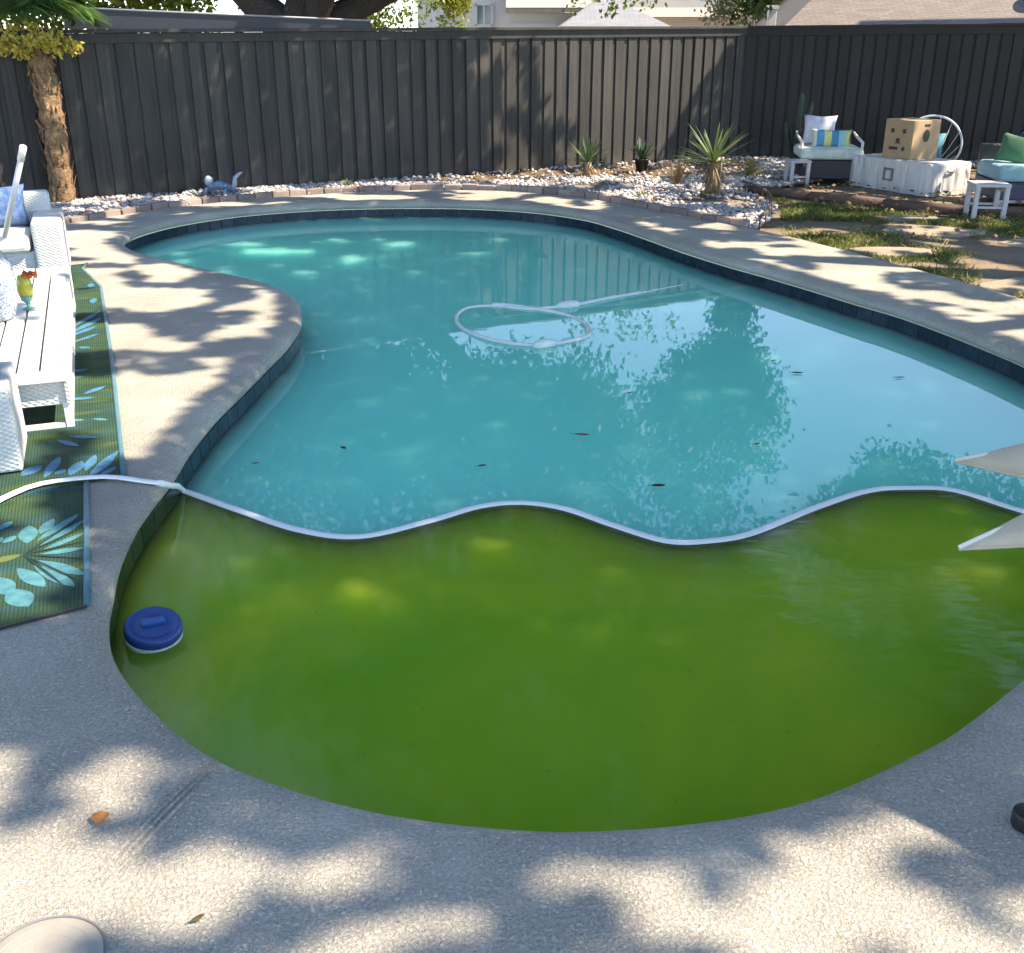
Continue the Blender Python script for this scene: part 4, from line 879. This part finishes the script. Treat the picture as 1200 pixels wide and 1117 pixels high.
def petal(q, c, ang, L, W, z, n_=9, blunt=.5):
    pts = []
    for i in range(n_ + 1): u = i / n_; pts.append((u * L, W / 2 * math.sin(math.pi * u ** (.75 + blunt)) ** .8))
    up = pts + [(x, -y) for x, y in pts[::-1][1:-1]]; ca, sa = math.cos(ang), math.sin(ang)
    q.add([(c[0] + x * ca - y * sa, c[1] + x * sa + y * ca, z) for x, y in up], [tuple(range(len(up)))])
rd = Vector((-.39, .92))
def rug(name, label, edge0, poly_pts, z):
    t = thing(name, label, 'rug', (0, 0, 0), 0, 'green and blue floral outdoor rugs')
    q = MB(); n_ = len(poly_pts); q.add([(x, y, z) for x, y in poly_pts] + [(x, y, .001) for x, y in poly_pts], [tuple(range(n_))] + [(i, n_ + i, n_ + (i + 1) % n_, (i + 1) % n_) for i in range(n_)])
    o = q.build('weave', M_rug, t); bm = bmesh.new(); bm.from_mesh(o.data); bmesh.ops.recalc_face_normals(bm, faces=bm.faces); bm.to_mesh(o.data); bm.free()
    return t
upper_poly = [(-1.60, 3.935), (-2.25, 5.62), (-3.0, 7.5), (-3.38, 8.15), (-3.42, 8.36), (-3.52, 8.30), (-6.4, 7.2), (-4.2, 2.55), (-2.03, 3.42), (-1.97, 3.6), (-1.88, 3.76), (-1.75, 3.86)]
ru = rug('outdoor_rug', 'long green blue floral rug under the white coffee table', None, upper_poly, .013)
def print_petals(parent, lst, z, m, name='petal'):
    for i, (x0, y0, x1, y1, wd_) in enumerate(lst):
        q = MB(); petal(q, (x0, y0), math.atan2(y1 - y0, x1 - x0), math.hypot(x1 - x0, y1 - y0), wd_, z + i * .00012, 9, .3); q.build(name, m, parent)
print_petals(ru, [(-2.008, 3.916, -1.979, 4.036, .068), (-1.906, 3.897, -1.939, 4.134, .049), (-1.879, 3.934, -1.856, 3.989, .043), (-1.813, 3.925, -1.825, 4.085, .058), (-1.767, 3.971, -1.793, 4.154, .044), (-1.732, 3.916, -1.711, 4.204, .044), (-1.721, 3.925, -1.70, 4.124, .038), (-1.689, 3.916, -1.655, 4.017, .033), (-2.693, 6.19, -2.646, 6.575, .051), (-2.674, 6.09, -2.60, 6.356, .05), (-2.739, 6.335, -2.724, 6.76, .045), (-2.525, 5.862, -2.449, 5.844, .047), (-2.60, 5.956, -2.52, 6.17, .042), (-2.42, 5.35, -2.30, 5.42, .05), (-2.45, 5.30, -2.38, 5.18, .05), (-2.16, 4.98, -2.10, 5.12, .045), (-2.22, 4.9, -2.08, 4.93, .045), (-2.85, 6.95, -2.90, 7.12, .05), (-2.98, 6.9, -3.03, 7.05, .05), (-3.05, 7.45, -3.1, 7.6, .05), (-2.0, 4.38, -1.86, 4.36, .04), (-2.03, 4.33, -1.90, 4.25, .04)], .0138, M_petal_b)
print_petals(ru, [(-2.095, 4.591, -2.011, 4.603, .038), (-1.98, 4.62, -1.90, 4.60, .03), (-2.35, 5.25, -2.27, 5.29, .03)], .0138, M_petal)
MB().tube([(-1.595, 3.93, .013), (-2.245, 5.62, .013), (-2.995, 7.5, .013), (-3.375, 8.15, .013), (-3.42, 8.36, .013)], .011, 6, False, .5).build('binding', M_bind, ru)
lower_poly = [(-1.345, 2.87), (-1.75, 3.93), (-3.2, 3.4), (-2.8, 2.3), (-1.58, 2.72)]
rl = rug('outdoor_rug', 'dark green rug corner with large teal flower on near deck', None, lower_poly, .006)
LP = [(-1.678, 3.125, -1.529, 2.992, .059), (-1.633, 3.147, -1.429, 2.992, .051), (-1.637, 2.979, -1.528, 2.863, .084), (-1.73, 3.061, -1.619, 2.939, .08), (-1.724, 3.31, -1.782, 3.459, .068), (-1.711, 3.387, -1.715, 3.518, .047), (-1.699, 3.324, -1.637, 3.564, .039), (-1.673, 3.29, -1.591, 3.511, .034), (-1.65, 3.25, -1.549, 3.401, .033), (-1.645, 3.224, -1.502, 3.277, .037), (-1.641, 3.179, -1.425, 3.073, .052), (-1.884, 3.408, -1.858, 3.496, .039), (-1.812, 3.31, -1.791, 3.373, .038), (-1.854, 3.29, -1.831, 3.359, .038)]
print_petals(rl, LP, .0068, M_petal)
print_petals(rl, [(-1.70, 3.22, x, y,   .010) for x, y in ((-1.61, 3.545), (-1.565, 3.46), (-1.52, 3.33), (-1.462, 3.19), (-1.43, 3.03), (-1.47, 3.0))],   .0090, M_vein, 'vein')
print_petals(rl, [(-1.80, 3.155, -1.707, 3.224, .045)], .0068, M_leafp, 'print_leaf')
MB().tube([(-1.345, 2.87, .007), (-1.745, 3.92, .007)], .011, 6, False, .6).build('binding', M_bind, rl)
MB().tube([(-1.345, 2.868, .006), (-1.58, 2.718, .006), (-2.8, 2.3, .006)], .008, 6, False, .7).build('end_hem', M_bind_d, rl)

# ------------------------------------------------------------------ floating and lying things
path = [(-2.25, 3.15, .026), (-2.02, 3.50, .026), (-1.97, 3.66, .026), (-1.88, 3.81, .026), (-1.66, 3.885, .024), (-1.50, 3.87, .012), (-1.435, 3.88, -.002), (-1.425, 4.0, -.08)] + [(x, y, WZ + .006) for x, y in DIV[2:]]
dv = MB(); P3 = smooth([path[i] for i in range(7)], False, .05); dv.tube([tuple(p) for p in P3], .018, 10, False, .35); 
dv.tube([(x, y, WZ + .004) for x, y in DIV], .019, 10, False, .35)
dv.tube([(-1.437, 3.885, -.004), (-1.432, 3.97, -.05), (-1.44, 4.1, -.11), (-1.452, 4.185, WZ + .004)], .0145, 10)
o = dv.build('added_divider', M_divider); tag(o, 'long wavy white divider line added between turquoise and green water', 'divider line')  # divider line added where the waters meet, no real float
hs = thing('pool_hose', 'looped white vacuum hose floating on the turquoise water', 'hose')
hp = smooth([(1.01, 8.09), (.75, 7.89), (.51, 7.69), (.35, 7.61), (.13, 7.55), (-.13, 7.66), (-.32, 7.61), (-.40, 7.36), (-.36, 7.05), (-.23, 6.78), (-.06, 6.61), (.17, 6.54), (.35, 6.63), (.51, 6.8), (.53, 7.05), (.44, 7.32), (.25, 7.5), (0.0, 7.64), (-.15, 7.67)], False, .04)
MB().tube([(x, y, WZ + .004 + .006 * math.sin(i * .13)) for i, (x, y) in enumerate(hp)], [.0125 + .0012 * (i % 2) for i in range(len(hp))], 10).build('tube', M_hose, hs)
tl = smooth([(1.0, 8.08), (1.2, 8.25), (1.42, 8.42)], False, .05); MB().tube([(x, y, WZ + .002 - .004 * i / len(tl)) for i, (x, y) in enumerate(tl)], .006, 6).build('thin_tail', M_hose, hs)
for s_ in (17, 68): 
    a, b = hp[s_], hp[s_ + 3]; d = b - a; q = MB(); q.tube([(a[0] + d[0] * (t - .5) * 1.3, a[1] + d[1] * (t - .5) * 1.3, WZ + .012) for t in (0, .15, .4, .7, .95, 1.1)], [.014, .03, .036, .036, .028, .014], 12); q.build('float', M_hose, hs)
# chlorine float
cf = thing('chlorine_floater', 'round blue chlorine dispenser with white ring floating in green water', 'pool dispenser', (-1.185, 2.96, WZ + .015)); cf.scale = (.92, .92, .92)
cf.rotation_euler = (R(10), R(9), 0)
MB().lathe([(.0, .052), (.046, .053), (.05, .049), (.078, .049), (.081, .054), (.094, .052), (.1, .044), (.101, .02), (.098, .014), (0, .014)], 40).build('lid', M_blue, cf)
MB().box((0, 0, .062), (.085, .03, .02), .5).build('lid_handle', M_ltblue, cf, .006, 2)
MB().lathe([(.0, -.012), (.097, -.012), (.101, -.006), (.101, .008), (.098, .0138), (0, .0138)], 40).build('ring', M_offw, cf)
MB().lathe([(.0, -.13), (.05, -.13), (.056, -.06), (.082, -.03), (.09, -.0125), (0, -.0125)], 30).build('basket', simple('dark_basket', (.02, .035, .02), (.03, .05, .03), 20, .6), cf)
# umbrellas
def umbrella(label, Cn, ex, ey, rad, sag_, rise, pole, base=None):
    nn = ex.cross(ey); nn = nn if nn.z > 0 else -nn
    um = thing('patio_umbrella', label, 'umbrella', (0, 0, 0), 0, 'tan patio umbrellas')
    tips = [Cn + (ex * math.cos(a) + ey * math.sin(a)) * rad for a in [math.pi - math.pi / 8 + i * math.pi / 4 for i in range(8)]]
    apex = Cn + nn * rise
    for i in range(8):
        a, b = tips[i], tips[(i + 1) % 8]; n1 = 10; q = MB(); rows = []
        for r_ in range(n1 + 1):
            u = r_ / n1
            for c_ in range(n1 + 1):
                t = c_ / n1; e = a.lerp(b, t); sg = 4 * t * (1 - t); e2 = e + (Cn - e) * sag_ * sg
                rows.append(apex.lerp(e2, u) + nn * (.035 * math.sin(math.pi * u) - .045 * sg * u * (1 - .2 * u)))
        w1 = n1 + 1; fs = [(r_ * w1 + c_, r_ * w1 + c_ + 1, (r_ + 1) * w1 + c_ + 1, (r_ + 1) * w1 + c_) for r_ in range(n1) for c_ in range(n1)]
        q.add(rows, fs, True); o = q.build('canopy_panel', M_canvas, um); so = o.modifiers.new('solid', 'SOLIDIFY'); so.thickness = .003
        MB().tube([rows[n1 * w1 + c_] for c_ in range(w1)], .005, 6).build('hem', M_canvas, um)
        MB().tube([apex - nn * .02, apex.lerp(a, .5) + nn * .02, a + nn * .004], .007, 6).build('rib', M_white, um)
    MB().lathe([(.0, .05), (.03, .03), (.05, 0), (0, 0)], 16, Matrix.Translation(apex)).build('finial', M_white, um)
    MB().tube(pole + [Cn - nn * .12, apex], .022, 10).build('pole', M_white, um)
    if base:
        bx_, by_ = base
        for a in (R(152), R(242), R(332), R(62)):
            q = MB(); d = Vector((math.cos(a), math.sin(a), 0)); c = Vector((bx_, by_, .022)) + d * .19; q.box(c, (.38, .07, .04), a); q.lathe([(.035, 0), (.035, .04), (0, .04)], 14, Matrix.Translation(Vector((bx_, by_, .002)) + d * .37)); q.build('base_foot', M_black, um, .004)
            MB().lathe([(.012, 0), (.012, .012), (.008, .016), (0, .016)], 10, Matrix.Translation(Vector((bx_, by_, .042)) + d * .36)).build('bolt', M_metal_l, um)
u_, v_ = Vector((.356, .935, 0)), Vector((.903, -.344, .259))
umbrella('tan canvas umbrella with scalloped edge tilted low over pool', Vector((1.32, 2.80, .40)) + v_ * .81, v_, u_, .88, .48, .17, [(1.50, 1.70, 0), (1.52, 1.72, .35)], (1.50, 1.70))
h_ = R(-30 + 22.5); e1 = Vector((math.cos(h_), math.sin(h_), 0))
umbrella('added unseen upright tan umbrella casting pointed shadow on near deck at right', Vector((3.67, 1.225, 2.0)), e1, Vector((-e1.y, e1.x, 0)), 1.55, .48, .45, [(3.67, 1.225, 0)])  # second umbrella, added out of view to throw the wedge shadow
# skimmer lid, deck joint
lid = thing('skimmer_lid', 'round cream skimmer lid set in deck at bottom left corner', 'lid', (-.915, 1.49, 0))
MB().lathe([(0, .003), (.085, .004), (.112, .0035), (.117, .001), (.117, -.01), (0, -.01)], 48).build('cover_plate', simple('lid_plastic', (.34, .325, .29), (.27, .26, .235), 12, .7, .001, 90), lid)
q = MB(); 
for r_ in (.07, .095): q.tube([(r_ * math.cos(6.2832 * i / 48), r_ * math.sin(6.2832 * i / 48), .0030) for i in range(48)], .0018, 5, True)
q.build('raised_ring', lid.children[0].data.materials[0], lid)
MB().tube([(.121 * math.cos(6.2832 * i / 48), .121 * math.sin(6.2832 * i / 48), .0) for i in range(48)], .0028, 6, True).build('rim_gap', M_grey_ink, lid)
q = MB()
for off in (-.016, 0, .016): q.tube([(-.748 + off, 2.07 - off * .4, -.0005), (-.80 + off, 1.94 - off * .4, .0005), (-.885 + off, 1.70 - off * .4, -.001)], .0055, 6, False, .7)
o = q.build('deck_joint', M_deck, DECK)
# leaves
def fallen(loc, L, W, rz, m, label, curl=.25, cat='leaf', grp='fallen leaves'):
    q = MB(); n_ = 8; rows = []
    for i in range(n_ + 1):
        u = i / n_; wv = W / 2 * math.sin(math.pi * u) ** .7 + .0006; z = curl * L * (u - .5) ** 2; rows += [((u - .5) * L, -wv, z + wv * .4), ((u - .5) * L, 0, z), ((u - .5) * L, wv, z + wv * .4)]
    for i in range(n_): b = i * 3; q.add([], [])
    q.add(rows, [f for i in range(n_) for f in ((i * 3, i * 3 + 1, i * 3 + 4, i * 3 + 3), (i * 3 + 1, i * 3 + 2, i * 3 + 5, i * 3 + 4))], True)
    q.tube([(-.5 * L, 0, curl * L * .25), (-.72 * L, .04 * L, curl * L * .3)], .0012, 4)
    o = q.build('fallen_leaf', m, None, 0, 2, loc, (0, 0, rz)); so = o.modifiers.new('solid', 'SOLIDIFY'); so.thickness = .0008; tag(o, label, cat, grp)
Z = WZ + .003
for x, y, L, W, rz, m, l in ((.35, 4.88, .11, .035, -.15, M_deadleaf, 'largest tan curled leaf floating mid turquoise water'), (.65, 4.23, .09, .04, .1, M_darkleaf, 'dark leaf afloat just above middle of white divider line'), (-.14, 4.47, .06, .022, .3, M_darkleaf, 'small dark leaf floating above crest of white divider line'), (-.82, 4.70, .055, .03, 2.2, M_darkleaf, 'dark leaf floating left, below the deck bulge'), (1.7, 5.94, .1, .03, -.1, M_darkleaf, 'brown leaf floating in the blue sky reflection'), (-1.2, 4.5, .05, .02, .5, M_deadleaf, 'small leaf near left tile above white divider line'), (2.28, 5.85, .08, .02, .1, M_darkleaf, 'thin dark leaf drifting near right pool wall'), (1.62, 6.2, .05, .02, .6, M_darkleaf, 'tiny dark leaf behind the brown leaf in sky reflection'), (.66, 5.55, .05, .03, .2, M_deadleaf, 'reddish leaf floating below the hose loop'), (1.2, 4.75, .05, .028, .3, M_deadleaf, 'olive leaf floating in the tree reflection')):
    fallen((x, y, Z), L * .75, W * .75, rz, m, l)
fallen((-.945, 1.895, .006), .042, .04, 1.5, simple('orange_leaf', (.42, .2, .06), (.3, .13, .04), 60, .6), 'single square orange brown leaf lying on near deck', .1)
fallen((-.64, 1.60, .004), .03, .012, .7, M_darkleaf, 'tiny dark crumpled leaf on deck near bottom left', .5)
fallen((1.33, 2.16, .006), .05, .014, -.5, M_darkleaf, 'dark curled leaf on deck by pool edge lower right', .4)
P = np.stack([rng.uniform(-1.2, 2.4, 900), rng.uniform(1.95, 4.0, 900), np.full(900, WZ + .0015)], 1)
Pd = P[inside(P, OUT)]; m_ = np.array([(DIV[:, 1] - .05)[np.argmin(abs(DIV[:, 0] - x))] for x in Pd[:, 0]]) > Pd[:, 1]; Pd = Pd[m_][:320]
V = leaves(Pd, .014, .005, 1.); V[:, :, 2] = WZ + .002 + .001 * rng.random((len(V), 4)); o = link('floating_debris', quads('floating_debris', V, simple('algae_fleck', (.2, .24, .06), (.08, .06, .02), 40, .7))); tag(o, 'tiny leaf flecks floating on the green water', 'debris', kind='stuff')
